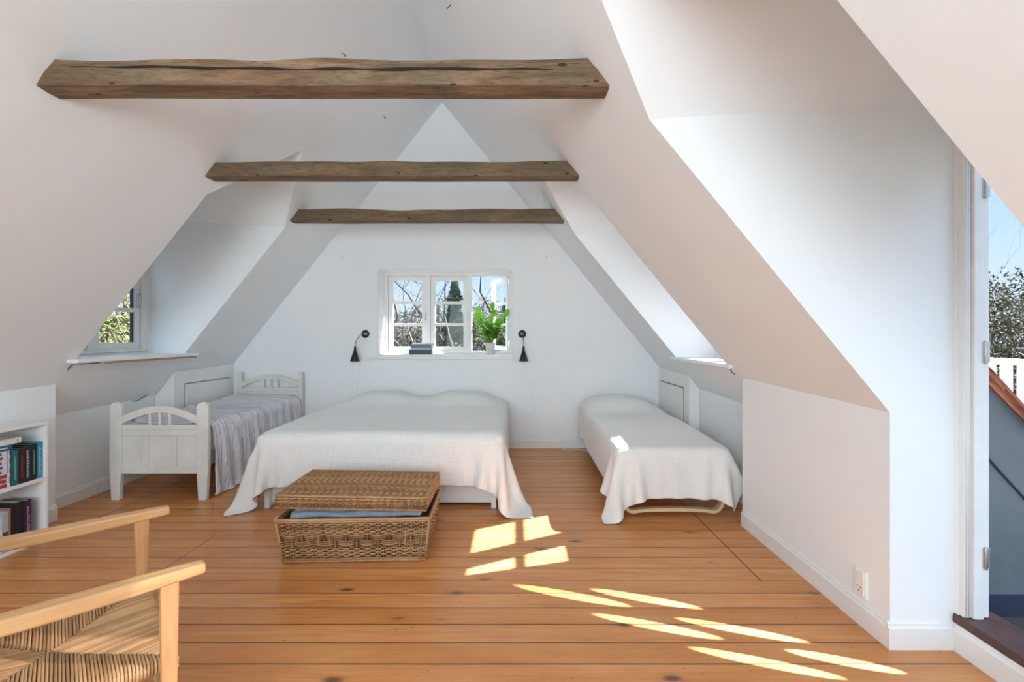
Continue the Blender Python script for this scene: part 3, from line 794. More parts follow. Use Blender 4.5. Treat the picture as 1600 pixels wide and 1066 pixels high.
# ------------------------------------------------------------------ right day bed with a bentwood base
b = root('day_bed', (1.22, 4.5, 0), 'narrow single bed on a curved pale bentwood base by the right wall', 'bed')
RX0, RX1, RY0, RY1 = .78, 1.665, 3.50, 5.60
def bent(y):
    pts = []
    xa, xb, zf, zt, r = .84, 1.61, .018, .34, .07
    for p in ((xa, zt), (xa, .17)): pts.append((p[0], y, p[1]))
    for k in range(5): a = math.pi - math.pi / 2 * k / 4 * -1; pts.append((xa - .0 + r * (1 - math.cos(math.pi / 2 * k / 4)), y, .10 - (.10 - zf) * math.sin(math.pi / 2 * k / 4)))
    for k in range(1, 8): t = k / 8; pts.append((xa + r + (xb - xa - 2 * r) * t, y, zf + .016 * math.sin(math.pi * t) ** .5 * (1 if 0 < t < 1 else 0)))
    for k in range(5): pts.append((xb - r + r * math.sin(math.pi / 2 * k / 4), y, zf + (.10 - zf) * (1 - math.cos(math.pi / 2 * k / 4))))
    for p in ((xb, .17), (xb, zt)): pts.append((p[0], y, p[1]))
    return pts
for y in (3.56, 5.40):
    pts = bent(y); g = G(); g.bar(pts, .055, .026, up=(0, -1, 0)) if False else None
    # section swept in the xz plane, broad side along y
    g = G(); vs = []; fs = []; w, t = .055, .026
    for i, p in enumerate(pts):
        a = Vector(pts[max(0, i - 1)]); c = Vector(pts[min(len(pts) - 1, i + 1)]); d = (c - a).normalized(); nn = Vector((d.z, 0, -d.x)); p = Vector(p) + Vector((0, 0, t / 2))
        vs += [p - nn * t / 2 + Vector((0, -w / 2, 0)), p + nn * t / 2 + Vector((0, -w / 2, 0)), p + nn * t / 2 + Vector((0, w / 2, 0)), p - nn * t / 2 + Vector((0, w / 2, 0))]
    for i in range(len(pts) - 1):
        for k in range(4): fs.append((i * 4 + k, i * 4 + (k + 1) % 4, i * 4 + 4 + (k + 1) % 4, i * 4 + 4 + k))
    fs += [(3, 2, 1, 0), tuple(len(pts) * 4 - 4 + k for k in range(4))]
    mk('bentwood_leg', g.add(vs, fs, False), 'birch', b, bevel=.003)
for xx in (.84, 1.61): mk('side_rail', G().box(xx - .02, xx + .02, 3.535, 5.45, .30, .35), 'birch', b, bevel=.003)
mk('mattress', G().box(RX0, RX1, RY0, RY1, .35, .515), 'mattress', b, bevel=.04, seg=4)
def pf2(x, y): return .15 * np.exp(-((x - 1.20) / .40) ** 4) * np.exp(-((y - 5.36) / .34) ** 4) + .035 * np.exp(-((y - 4.5) / .7) ** 2)
def xm(P): return np.where(P[..., 1] > 4.66, 1.765, 1.875)
def keep_foot(P):
    k = (P[..., 0] > 1.655) & (P[..., 2] < .40); P[..., 1] = np.where(k, np.maximum(P[..., 1], 3.385), P[..., 1])
g, uv = drape(RX0 - .36, RX1 + .20, RY0 - .355, 5.60, .034, pf2, (RX0 - .010, RX1 + .010), (RY0 - .01, RY1 + .2), .05, .53, iters=420, ymax=5.66, xmax=xm, extra=keep_foot, seed=11, noise_amp=.007)
o = mk('bedspread', g, 'spread2', uv=uv, subsurf=1, solid=.004, recalc=False)
tag(o, 'plain white bedspread over the narrow bed by the right wall, with small sun patches', 'bedspread')

# ------------------------------------------------------------------ white painted wooden bed on the left
b = root('single_bed', (-3.04, 4.75, 0), 'old white painted wooden single bed with an arched panelled footboard', 'bed')
EX0, EX1, EYF, EYH = -3.46, -2.62, 3.87, 5.60
def post(x0, x1, y, ztop, zleg=.24):
    g = G(); n = 9; w = x1 - x0; r = w / 2; pts = [(x0 + w * .16, 0), (x1 - w * .16, 0), (x1 - w * .02, zleg), (x1, zleg + .02), (x1, ztop - r)]
    for k in range(1, n): a = math.pi * k / n; pts.append((x0 + r + r * math.cos(a), ztop - r + r * math.sin(a)))
    pts += [(x0, ztop - r), (x0, zleg + .02), (x0 + w * .02, zleg)]
    return g.prism(pts, 'y', y, y + .042)
def endboard(name, y, ztop, ptop, pbot, low, ax0, ax1):
    f = mk(name, G().box(ax0, ax1, y + .008, y + .032, ptop, ptop + .042), 'bedpaint', b, bevel=.003)   # lower rail of the arch
    # arched top rail
    n = 20; up = []; dn = []
    for k in range(n + 1):
        t = k / n; x = ax0 + (ax1 - ax0) * t; s = math.sin(math.pi * t)
        up.append((x, ptop + .115 + .088 * s)); dn.append((x, ptop + .06 + .086 * s - .01 * (1 - s)))
    g = G(); n1 = n + 1
    vs = [(x, y + .008, z) for x, z in up] + [(x, y + .008, z) for x, z in dn] + [(x, y + .032, z) for x, z in up] + [(x, y + .032, z) for x, z in dn]
    fs = []
    for k in range(n):
        fs += [(k, k + 1, n1 + k + 1, n1 + k), (2 * n1 + k + 1, 2 * n1 + k, 3 * n1 + k, 3 * n1 + k + 1), (k + 1, k, 2 * n1 + k, 2 * n1 + k + 1), (n1 + k, n1 + k + 1, 3 * n1 + k + 1, 3 * n1 + k)]
    mk('arched_rail', g.add(vs, fs), 'bedpaint', b, bevel=.002)
    cxm = (ax0 + ax1) / 2
    for dx_ in (-.085, 0, .085):
        zt = ptop + .06 + .086 * math.sin(math.pi * (cxm + dx_ - ax0) / (ax1 - ax0))
        mk('spindle', G().box(cxm + dx_ - .009, cxm + dx_ + .009, y + .012, y + .028, ptop + .042, zt + .006), 'bedpaint', b, bevel=.003)
    g = G(); w = ax1 - ax0
    g.box(ax0, ax1, y + .006, y + .034, ptop - .05, ptop); g.box(ax0, ax1, y + .004, y + .036, pbot, pbot + .055)
    for t in (.31, .69): g.box(ax0 + w * t - .026, ax0 + w * t + .026, y + .007, y + .033, pbot + .055, ptop - .05)
    mk('panel_frame', g, 'bedpaint', b, bevel=.004)
    for a_, c_ in ((0, .31), (.31, .69), (.69, 1)):
        mk('panel', G().box(ax0 + w * a_ + (.026 if a_ else 0), ax0 + w * c_ - (.026 if c_ < 1 else 0), y + .020, y + .028, pbot + .05, ptop - .045), 'bedpaint', b)
for x0 in (EX0, EX1 - .10): mk('post', post(x0, x0 + .10, EYF, .835), 'bedpaint', b, bevel=.006)
endboard('footboard', EYF, .83, .60, .225, 0, EX0 + .10, EX1 - .10)
for x0 in (EX0 + .03, EX1 - .06):
    g = G(); g.box(x0, x0 + .05, EYH, EYH + .045, 0, .955); mk('post', g, 'bedpaint', b, bevel=.006)
endboard('headboard', EYH, .97, .72, .30, 0, EX0 + .08, EX1 - .06)
for x0 in (EX0 + .06, EX1 - .085): mk('side_rail', G().box(x0, x0 + .025, EYF + .042, EYH, .27, .40), 'bedpaint', b, bevel=.003)
mk('mattress', G().box(EX0 + .04, EX1 - .04, EYF + .055, EYH - .01, .38, .595), 'mattress', b, bevel=.05, seg=4)
def pf3(x, y): return .045 * np.exp(-((x + 3.04) / .34) ** 4) * np.exp(-((y - 5.33) / .25) ** 4) + .012 * np.sin(y * 9 + x * 3) * np.sin(x * 7) + .045
g, uv = drape(EX0 - .05, EX1 + .57, EYF + .075, EYH - .03, .03, pf3, (EX0 + .03, EX1 - .015), (EYF - .2, EYH + .2), .05, .60, iters=420, ymax=EYH - .012, ymin=EYF + .05, xmin=EX0 + .005, seed=5, noise_amp=.022, stiff=.3)
v = np.array(g.v)
v[:, 2] += .004 * np.sin(v[:, 1] * 60 + v[:, 0] * 8) * (v[:, 2] > .55)
side = v[:, 0] > EX1 - .03
v[side, 0] += (.016 * np.sin(v[side, 1] * 38 + v[side, 2] * 5) + .014) * np.clip((.62 - v[side, 2]) * 4, 0, 1)
g.v = [tuple(q) for q in v]
o = mk('bed_cover', g, 'stripe', uv=uv, subsurf=1, solid=.004, recalc=False)
tag(o, 'crumpled blue, white and grey striped cotton cover on the old white wooden bed', 'bed cover')
# ------------------------------------------------------------------ wicker basket with its lid askew
bk = root('wicker_basket', (-1.005, 3.03, 0), 'brown wicker hamper with a raised lid standing at the foot of the double bed', 'basket', rz=math.radians(2.2))
def weave(g, P, nu, nv, rad, amp, band=None, stake=.004, both=True):
    """P(u,v)->(point, normal); rows run along u and weave round nu stakes"""
    for k in range(nu + 1):
        pts = []
        for j in range(7): p, nn = P(k / nu, j / 6); pts.append(p)
        g.tube(pts, stake, 5)
    for r in range(nv):
        v = (r + .5) / nv; inb = band and band[0] < v < band[1]
        par = (int((v - band[0]) / (band[1] - band[0]) * 2) if inb else r) % 2
        pts = []; n = nu * 2
        for i in range(n + 1):
            u = i / n; p, nn = P(u, v)
            a = math.cos(math.pi * u * nu * (.5 if inb else 1) + math.pi * par)
            pts.append(p + nn * (amp * a + random.uniform(-.0006, .0006)) + Vector((0, 0, random.uniform(-.0007, .0007))))
        g.tube(pts, rad, 4, cap=False)
def quadP(a, b, c, d):   # a(0,0) b(1,0) c(1,1) d(0,1)
    a, b, c, d = map(Vector, (a, b, c, d)); nn = (b - a).cross(d - a).normalized()
    return lambda u, v: (a * (1 - u) * (1 - v) + b * u * (1 - v) + c * u * v + d * (1 - u) * v, nn)
Wt, Wb, Dt, Db, H = .46, .43, .25, .215, .28
T = [(-Wt, -Dt, H), (Wt, -Dt, H), (Wt, Dt, H), (-Wt, Dt, H)]; Bq = [(-Wb, -Db, .012), (Wb, -Db, .012), (Wb, Db, .012), (-Wb, Db, .012)]
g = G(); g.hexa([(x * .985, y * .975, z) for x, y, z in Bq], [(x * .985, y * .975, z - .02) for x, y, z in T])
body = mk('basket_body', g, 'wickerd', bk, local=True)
g = G()
for i, nst in ((0, 27), (1, 15), (2, 27), (3, 15)):
    j = (i + 1) % 4; weave(g, quadP(Bq[i], Bq[j], T[j], T[i]), nst, 22, .0050, .0085, band=(.36, .64) if i in (0,) else None)
mk('woven_wall', g, 'wicker', body, local=True)
g = G()
def loop(pts, rad, z=None):
    p = [Vector(q) for q in pts] + [Vector(pts[0])]; out = []
    for a, b_ in zip(p[:-1], p[1:]):
        for k in range(10): out.append(a.lerp(b_, k / 10) + Vector((0, 0, random.uniform(-.001, .001))))
    out.append(p[0]); g.tube(out, rad, 6)
for dz, rr in ((0, .010), (-.012, .008)): loop([(x * 1.012, y * 1.02, z + dz) for x, y, z in T], rr)
for dz in (0, .011): loop([(x * 1.01, y * 1.02, z + dz) for x, y, z in Bq], .008)
for a, b_ in zip(Bq, T): g.tube([Vector(a) * 1.008, Vector(b_) * 1.008], .008, 6)
mk('rim', g, 'wicker', body, local=True)
# lid: tilts down to the right, rests on the folded cloth
lidM = Matrix.Translation((.0, -.015, .352)) @ Matrix.Rotation(math.radians(1.3), 4, 'Y') @ Matrix.Rotation(math.radians(-1.5), 4, 'Z')
def L3(x, y, z): return lidM @ Vector((x, y, z))
g = G(); lw, ld, lh = .455, .262, .072
bq = [L3(-lw, -ld, 0), L3(lw, -ld, 0), L3(lw, ld, 0), L3(-lw, ld, 0)]; tq = [L3(-lw + .004, -ld + .004, lh), L3(lw - .004, -ld + .004, lh), L3(lw - .004, ld - .004, lh), L3(-lw + .004, ld - .004, lh)]
sh = [v_.lerp(sum(bq, Vector()) / 4, .02) for v_ in bq]; sh2 = [v_.lerp(sum(tq, Vector()) / 4, .02) - Vector((0, 0, .006)) for v_ in tq]
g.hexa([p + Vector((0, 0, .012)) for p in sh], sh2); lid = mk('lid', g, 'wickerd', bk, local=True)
g = G()
for i, nst in ((0, 44), (1, 24), (2, 44), (3, 24)):
    j = (i + 1) % 4; weave(g, quadP(bq[i], bq[j], tq[j], tq[i]), nst, 7, .0055, .0055, stake=.003)
P_ = quadP(tq[0], tq[1], tq[2], tq[3])
def Ptop(u, v):
    p, nn = P_(u, v); return p + nn * (.006 * math.sin(math.pi * u) * math.sin(math.pi * v) - .002 * math.sin(u * 9)), nn
weave(g, Ptop, 44, 46, .0047, .0062, stake=.003)
mk('woven_top', g, 'wicker', lid, local=True)
g = G(); loop([tuple(p) for p in tq], .0085); loop([tuple(p) for p in bq], .0075); mk('lid_edge', g, 'wicker', lid, local=True)
# folded cloth showing in the gap
g = G(); n = 40
def slab(z0, z1, w, d, dx, dy):
    prof = []; m = 8
    for k in range(m + 1): a = -math.pi / 2 + math.pi * k / m; prof.append((-d - .5 * (z1 - z0) * math.cos(a), (z0 + z1) / 2 + (z1 - z0) / 2 * math.sin(a)))
    prof += [(d, z1), (d, z0)]
    vs = []; k = len(prof)
    for i in range(n + 1):
        t = i / n; x = -w + 2 * w * t
        for y, z in prof: vs.append((x + dx, y + dy + .006 * math.sin(t * 11 + z * 90), z + .004 * math.sin(t * 17 + y * 9)))
    fs = [(i * k + j, i * k + (j + 1) % k, (i + 1) * k + (j + 1) % k, (i + 1) * k + j) for i in range(n) for j in range(k)]
    fs += [tuple(range(k)), tuple(n * k + j for j in range(k))[::-1]]
    g.add(vs, fs, True)
slab(.262, .303, .40, .19, .0, .01); slab(.300, .345, .385, .17, .01, .015)
uvv = [(v_[0], v_[1]) for v_ in g.v]
f = mk('folded_linen', g, 'cloth_blue', local=True, uv=uvv); f.location = (-1.005, 3.03, 0); f.rotation_euler = (0, 0, math.radians(2.2)); tag(f, 'folded blue grey linen peeking out between the basket and its lid', 'linen')

# ------------------------------------------------------------------ armchair with paper cord seat, front left
ch = root('armchair', (-1.269, 1.744, 0), 'light wooden armchair with a woven cord seat in the left foreground', 'chair', rz=math.radians(45))
hw = .344
AZ = .642
for s in (-1, 1):
    leg = G(); x = -.095
    leg.hexa([(x - .016, s * hw - .016, 0), (x + .016, s * hw - .016, 0), (x + .016, s * hw + .016, 0), (x - .016, s * hw + .016, 0)],
             [(x - .024, s * hw - .021, AZ - .012), (x + .024, s * hw - .021, AZ - .012), (x + .024, s * hw + .021, AZ - .012), (x - .024, s * hw + .021, AZ - .012)])
    mk('front_leg', leg, 'chairwood2', ch, local=True, bevel=.004)
    pts = [(-.66 , s * (hw - .0), 0), (-.64, s * hw, .34), (-.70, s * hw, .64), (-.84, s * hw, .98)]
    g = G(); g.bar(pts, [.036] * 4, [.036, .046, .046, .034], up=(1, 0, 0)); mk('rear_post', g, 'chairwood', ch, local=True, bevel=.004)
    n = 14; pa = []; ww = []; hh = []
    for k in range(n + 1):
        t = k / n; pa.append((.0 - .74 * t, s * hw, AZ + .014 * t - .012 * math.sin(math.pi * t) * .4)); ww.append(.056 - .012 * (1 - t) ** 6 + .004 * math.sin(math.pi * t)); hh.append(.034 + .014 * math.sin(math.pi * min(1, t * 1.1)) * .8)
    g = G(); g.bar(pa, ww, hh); mk('armrest', g, 'chairwood', ch, local=True, bevel=.009, seg=4)
SX0, SX1, SY = -.655, -.075, .315
def zs_(x, y):   # height of the cord surface
    a = (x - SX0) / (SX1 - SX0); b_ = y / SY
    return .372 + .035 * (1 - a) - .020 * math.sin(math.pi * min(1, max(0, a))) * max(0, 1 - b_ * b_)
for s in (-1, 1):
    g = G(); g.tube([(SX0, s * (SY - .02), .385), (SX1 - .01, s * (SY - .02), .350)], .016, 10); mk('side_rail', g, 'chairwood', ch, local=True)
    g = G(); g.tube([(-.65, s * hw, .17), (-.095, s * hw, .15)], .012, 10); mk('stretcher', g, 'chairwood2', ch, local=True)
for x_, z_ in ((SX1 - .01, .350), (SX0, .385)):
    g = G(); g.tube([(x_, -hw, z_), (x_, hw, z_)], .016, 10); mk('cross_rail', g, 'chairwood', ch, local=True)
for x_, z_ in ((-.095, .20), (-.65, .22)): mk('stretcher', G().tube([(x_, -hw, z_), (x_, hw, z_)], .012, 10), 'chairwood2', ch, local=True)
def envelope(g, X0, X1, YH, zf, pitch, rad, drop=.05):
    xc = (X0 + X1) / 2; hx = (X1 - X0) / 2
    nY = int(2 * YH / pitch)
    for end in (-1, 1):          # strands perpendicular to front / rear rail
        for k in range(nY):
            y = -YH + (k + .5) * 2 * YH / nY
            L = hx * (1 - abs(y) / YH); pts = []
            xe = xc + end * hx
            pts.append(Vector((xe - end * .012, y, zf(xe, y) - drop)))
            pts.append(Vector((xe + end * .006, y, zf(xe, y) - drop * .6)))
            pts.append(Vector((xe + end * .008, y, zf(xe, y) - .016)))
            pts.append(Vector((xe - end * .006, y, zf(xe, y) - .001)))
            inner = xc + end * (hx - max(.02, hx - L) if False else hx * abs(y) / YH)
            m_ = max(1, int(abs(xe - inner) / .06))
            jit = random.uniform(-.0015, .0015)
            for q in range(1, m_ + 1):
                x = xe - end * .006 + (inner - xe + end * .006) * q / m_; pts.append(Vector((x, y + jit * q / m_, zf(x, y) + random.uniform(-.0007, .0007) - (.006 if q == m_ else 0))))
            g.tube(pts, rad, 5, cap=False)
    nX = int(2 * hx / pitch)
    for end in (-1, 1):
        for k in range(nX):
            x = X0 + (k + .5) * 2 * hx / nX; ye = end * YH; inner = end * YH * abs(x - xc) / hx
            pts = [Vector((x, ye - end * .012, zf(x, ye) - drop)), Vector((x, ye + end * .006, zf(x, ye) - drop * .6)), Vector((x, ye + end * .008, zf(x, ye) - .016)), Vector((x, ye - end * .006, zf(x, ye) - .001))]
            m_ = max(1, int(abs(ye - inner) / .06)); jit = random.uniform(-.0015, .0015)
            for q in range(1, m_ + 1):
                y = ye - end * .006 + (inner - ye + end * .006) * q / m_; pts.append(Vector((x + jit * q / m_, y, zf(x, y) + random.uniform(-.0007, .0007) - (.006 if q == m_ else 0))))
            g.tube(pts, rad, 5, cap=False)
g = G(); g.box(SX0 + .012, SX1 - .012, -SY + .012, SY - .012, .335, .352)
seat = mk('seat', g, 'corddark', ch, local=True)
g = G(); n = 24
vs = [(SX0 + (SX1 - SX0) * i / n, -SY + 2 * SY * j / n, zs_(SX0 + (SX1 - SX0) * i / n, -SY + 2 * SY * j / n) - .0055) for i in range(n + 1) for j in range(n + 1)]
g.add(vs, [(i * (n + 1) + j, (i + 1) * (n + 1) + j, (i + 1) * (n + 1) + j + 1, i * (n + 1) + j + 1) for i in range(n) for j in range(n)], True)
mk('seat_underlay', g, 'corddark', seat, local=True, solid=.004)
g = G(); envelope(g, SX0, SX1, SY, zs_, .0088, .0043); mk('cord_weave', g, 'cord', seat, local=True)
# woven backrest between the rear posts
g = G()
for k in range(60):
    z = .50 + .44 * k / 59; x = -.655 - .14 * max(0, (z - .42)) / .56 * 1.0
    g.tube([(x - .03, -hw + .01, z), (x - .048, 0, z), (x - .03, hw - .01, z)], .0042, 5)
mk('backrest', g, 'cord', ch, local=True)
for z, x in ((.48, -.70), (.955, -.832)): mk('back_rail', G().tube([(x, -hw, z), (x, hw, z)], .015, 10), 'chairwood', ch, local=True)

# ------------------------------------------------------------------ low white bookcase
QX0, QX1, QY0, QY1, QH = -3.478, -3.235, 2.30, 3.15, .81
bc = root('bookcase', ((QX0 + QX1) / 2, (QY0 + QY1) / 2, 0), 'low white bookcase against the left wall behind the armchair', 'bookcase')
t = .020
for y in (QY0, QY1 - t): mk('side_panel', G().box(QX0, QX1, y, y + t, 0, QH - t), 'trim', bc, bevel=.0015)
mk('top', G().box(QX0, QX1, QY0, QY1, QH - t, QH), 'trim', bc, bevel=.0015)
for z in (.0, .408): mk('shelf', G().box(QX0 + .006, QX1 - (.0), QY0 + t, QY1 - t, z, z + .022), 'trim', bc, bevel=.001)
mk('back_panel', G().box(QX0, QX0 + .006, QY0 + t, QY1 - t, .022, QH - t), 'trim', bc)
def book_stand(y0, th, z, h, d, rgb, label, marks=None, recess=.015, group=None, tilt=0):
    x1 = QX1 - recess; x0 = x1 - d
    r = root('book', ((x0 + x1) / 2, y0 + th / 2, z), label, 'book', group)
    c = G(); c.box(x0, x1, y0, y0 + .003, z, z + h); c.box(x0, x1, y0 + th - .003, y0 + th, z, z + h); c.box(x1 - .003, x1, y0 + .003, y0 + th - .003, z, z + h)
    mk('cover', c, book_mat(rgb), r, bevel=.001)
    mk('pages', G().box(x0 + .004, x1 - .004, y0 + .003, y0 + th - .003, z + .004, z + h - .005), 'paper', r)
    if marks:
        col, kind = marks; g = G(); ym = y0 + th / 2
        if kind == 'letters':      # tall spine lettering too small to read
            rr = random.Random(int(y0 * 1e4)); zz = z + h * .12
            while zz < z + h * .86:
                l = rr.uniform(.008, .016); g.box(x1, x1 + .0008, ym - th * .26, ym - th * .26 + th * .52 * rr.choice((1, 1, .6)), zz, zz + l * .3); g.box(x1, x1 + .0008, ym - th * .26, ym - th * .12, zz, zz + l * .8); zz += l
        elif kind == 'small':
            rr = random.Random(int(y0 * 1e4) + 1); zz = z + h * .15
            while zz < z + h * .8:
                l = rr.uniform(.004, .009); g.box(x1, x1 + .0008, ym - th * .10, ym + th * .12, zz, zz + l * .6); zz += l
        elif kind == 'band': g.box(x1, x1 + .0008, y0 + .002, y0 + th - .002, z + h * .38, z + h * .52)
        mk('spine_print', g, book_mat(col), r)
    return r
def book_flat(y1, w, z, th, d, rgb, label, marks=None, recess=.02, group=None):
    x1 = QX1 - recess; x0 = x1 - d; y0 = y1 - w
    r = root('book', ((x0 + x1) / 2, (y0 + y1) / 2, z), label, 'book', group)
    c = G(); c.box(x0, x1, y0, y1, z, z + .003); c.box(x0, x1, y0, y1, z + th - .003, z + th); c.box(x1 - .003, x1, y0, y1, z + .003, z + th - .003)
    mk('cover', c, book_mat(rgb), r, bevel=.001)
    mk('pages', G().box(x0 + .004, x1 - .004, y0 + .004, y1 - .004, z + .003, z + th - .003), 'paper', r)
    if marks:
        for i, (col, ya, yb, za, zb) in enumerate(marks):
            mk('spine_print', G().box(x1, x1 + .0008, y1 - ya, y1 - yb, z + th * za, z + th * zb), book_mat(col), r)
    return r
WHT = (.75, .74, .74); BLK = (.012, .012, .016); PUR = (.14, .06, .22); RED = (.45, .04, .05)
sz = .430
book_stand(3.093, .032, sz, .246, .15, (.02, .30, .42), 'bright turquoise book, last on the upper shelf beside the side panel', ((.45, .65, .75), 'letters'))
book_stand(3.050, .040, sz, .240, .155, (.012, .016, .022), 'black book with small grey lettering, next to the turquoise one', ((.25, .27, .3), 'small'))
book_stand(3.017, .031, sz, .234, .155, BLK, 'black book with big white spine letters on the upper shelf', (WHT, 'letters'))
book_stand(2.975, .040, sz, .232, .155, (.03, .01, .012), 'black and dark red book on the upper shelf beside the teal one', ((.30, .05, .06), 'small'))
book_stand(2.936, .036, sz, .228, .15, (.012, .14, .15), 'dark teal book standing right against the lying stack', ((.35, .5, .5), 'small'))
z = sz; yS = 2.930; names = ['lowest', 'second lowest', 'third lowest', 'fourth lowest', 'fifth lowest', 'third highest', 'fourth', 'fifth', 'sixth']
lab = ['white and red book lying at the very bottom of the shelf stack', 'white and red book lying second from the bottom of the shelf stack', 'white and red book lying third from the bottom of the shelf stack',
       'white and violet book, fourth from the bottom of the lying stack', 'white and violet book, fifth from the bottom of the lying stack', 'white and violet book, sixth from the bottom of the lying stack', 'white and violet book, seventh from the bottom of the lying stack', 'white and violet book, highest of five alike in the lying stack']
for i in range(8):
    th = .0285 + .001 * (i % 2)
    if i < 3: mks = [(RED, .02, .075, .1, .9), ((.10, .05, .05), .09, .13, .2, .8), ((.55, .25, .1), .15, .18, .15, .85)]
    else: mks = [(PUR, .045, .10, .22, .78), (WHT, .058, .088, .38, .62), ((.30, .24, .40), .012, .018, .05, .95), ((.25, .18, .35), .125, .17, .1, .9)]
    book_flat(yS - (.004 if i % 2 else 0), .19, z, th, .125, WHT, lab[i], mks, group='books lying in a stack on the upper shelf'); z += th + .0006
book_flat(yS + .006, .205, z, .036, .14, (.02, .10, .25), 'dark blue book lying on the stack of white and violet books', [((.6, .65, .7), .03, .11, .35, .6)], recess=.012, group='books lying in a stack on the upper shelf'); z += .0366
book_flat(yS + .052, .25, z, .036, .17, (.72, .72, .70), 'off-white book lying on top of the shelf stack, jutting out to the right', [((.35, .35, .36), .018, .028, .3, .7)], recess=.004)
sz = .022
book_stand(3.020, .034, sz, .285, .19, (.05, .015, .05), 'dark purple book with pink spine letters on the bottom shelf', ((.55, .35, .5), 'letters'))
book_stand(2.964, .055, sz, .288, .20, (.02, .018, .022), 'thick black book on the bottom shelf beside the dark purple one', None, recess=.03)
book_stand(2.925, .036, sz, .262, .20, (.018, .018, .02), 'second black book on the bottom shelf, beside the orange one', None, recess=.025)
book_stand(2.905, .018, sz, .262, .19, (.55, .22, .14), 'thin orange-pink book on the bottom shelf', None, recess=.01)
book_stand(2.870, .034, sz, .255, .19, (.40, .47, .52), 'pale blue-grey book with a dark band on the bottom shelf', ((.02, .06, .08), 'band'), recess=.004)
book_stand(2.838, .030, sz, .225, .17, WHT, 'white book with red spine letters on the bottom shelf', ((.5, .06, .06), 'letters'), recess=.003)
book_stand(2.800, .036, sz, .235, .17, (.38, .24, .10), 'ochre brown book on the bottom shelf at the frame edge', ((.05, .03, .02), 'small'), recess=.008)

# ------------------------------------------------------------------ wall lamps
def wall_lamp(px, sx, lab, cord):
    zc = 1.424; r = root('wall_lamp', (px, YE, zc), lab, 'wall lamp')
    mk('wall_plate', G().lathe([(0, .016), (.030, .016), (.046, .010), (.05, .002), (.05, 0), (0, 0)], 28, (px, YE - .0005, zc), (0, -1, 0)), 'black', r)
    mk('pivot', G().lathe([(0, .034), (.010, .034), (.013, .030), (.013, .014), (0, .014)], 16, (px, YE, zc), (0, -1, 0)), 'metal', r)
    top = Vector((px + sx, YE - .115, 1.272)); pts = []
    p0 = Vector((px, YE - .03, zc)); p1 = Vector((px + sx * .3, YE - .10, zc + .005)); p2 = Vector((px + sx * .92, YE - .120, 1.36)); p3 = top + Vector((0, 0, .004))
    for k in range(15):
        t = k / 14; pts.append(p0 * (1 - t) ** 3 + p1 * 3 * t * (1 - t) ** 2 + p2 * 3 * t * t * (1 - t) + p3 * t ** 3)
    mk('arm', G().tube(pts, .0045, 8), 'blackm', r)
    d = Vector((sx * .12, 0, -1)).normalized()
    sh = mk('shade', G().lathe([(.006, -.004), (.013, 0), (.015, .055), (.020, .06), (.055, .172), (.056, .182), (.053, .182), (.017, .062), (.011, .05), (.0, .045)], 28, top, d), 'black', r)
    mk('bulb', G().lathe([(0, .165), (.014, .160), (.02, .145), (.014, .12), (.01, .10), (0, .10)], 16, top, d), 'plastic', sh)
    mk('flex', G().tube(cord, .0024, 6), 'cordw', r)
pxw = lambda px, py, y=YE - .006: Vector(((px - 806) / 711 * y, y, 1.4 + (525 - py) / 711 * y))
def spline(ps, n=6):
    out = []
    P = [ps[0]] + list(ps) + [ps[-1]]
    for i in range(1, len(P) - 2):
        for k in range(n):
            t = k / n; out.append(.5 * ((2 * P[i]) + (-P[i - 1] + P[i + 1]) * t + (2 * P[i - 1] - 5 * P[i] + 4 * P[i + 1] - P[i + 2]) * t * t + (-P[i - 1] + 3 * P[i] - 3 * P[i + 1] + P[i + 2]) * t ** 3))
    out.append(ps[-1]); return out
wall_lamp(-1.88, -.09, 'small black cone wall lamp left of the gable window', spline([pxw(571, 526), pxw(567, 548), pxw(563, 572), pxw(559, 600), pxw(559, 640)]))
wall_lamp(.08, .015, 'small black cone wall lamp right of the gable window', spline([pxw(816, 526), pxw(817, 562), pxw(824, 590), pxw(832, 618), pxw(835, 642), pxw(826, 650), pxw(816, 652)]))

# ------------------------------------------------------------------ things on the window board
SZ = HZ0 + .0305
def sill_book(x0, x1, y0, y1, z, th, rgb, lab, rot=0):
    cx_, cy_ = (x0 + x1) / 2, (y0 + y1) / 2; r = root('book', (cx_, cy_, z), lab, 'book', rz=rot); w, d = (x1 - x0) / 2, (y1 - y0) / 2
    c = G(); c.box(-w, w, -d, d, 0, .004); c.box(-w, w, -d, d, th - .004, th); c.box(-w, w, -d, -d + .004, .004, th - .004)
    mk('cover', c, book_mat(rgb), r, local=True, bevel=.0015)
    mk('pages', G().box(-w + .005, w - .005, -d + .004, d - .005, .004, th - .004), 'paper', r, local=True)
z = SZ
for x0, x1, th, rgb, lab, ro in ((-1.345, -1.065, .058, (.03, .045, .09), 'thick navy book at the bottom of the windowsill stack', 0),
        (-1.325, -1.075, .022, (.62, .64, .66), 'thin light grey book above the navy one on the windowsill', .03),
        (-1.325, -1.065, .042, (.12, .19, .27), 'slate blue book, third up in the windowsill stack', -.02),
        (-1.315, -1.06, .016, (.58, .64, .66), 'thin pale book on top of the windowsill stack', .04)):
    sill_book(x0, x1, 5.735, 5.92, z, th, rgb, lab, ro); z += th + .0008
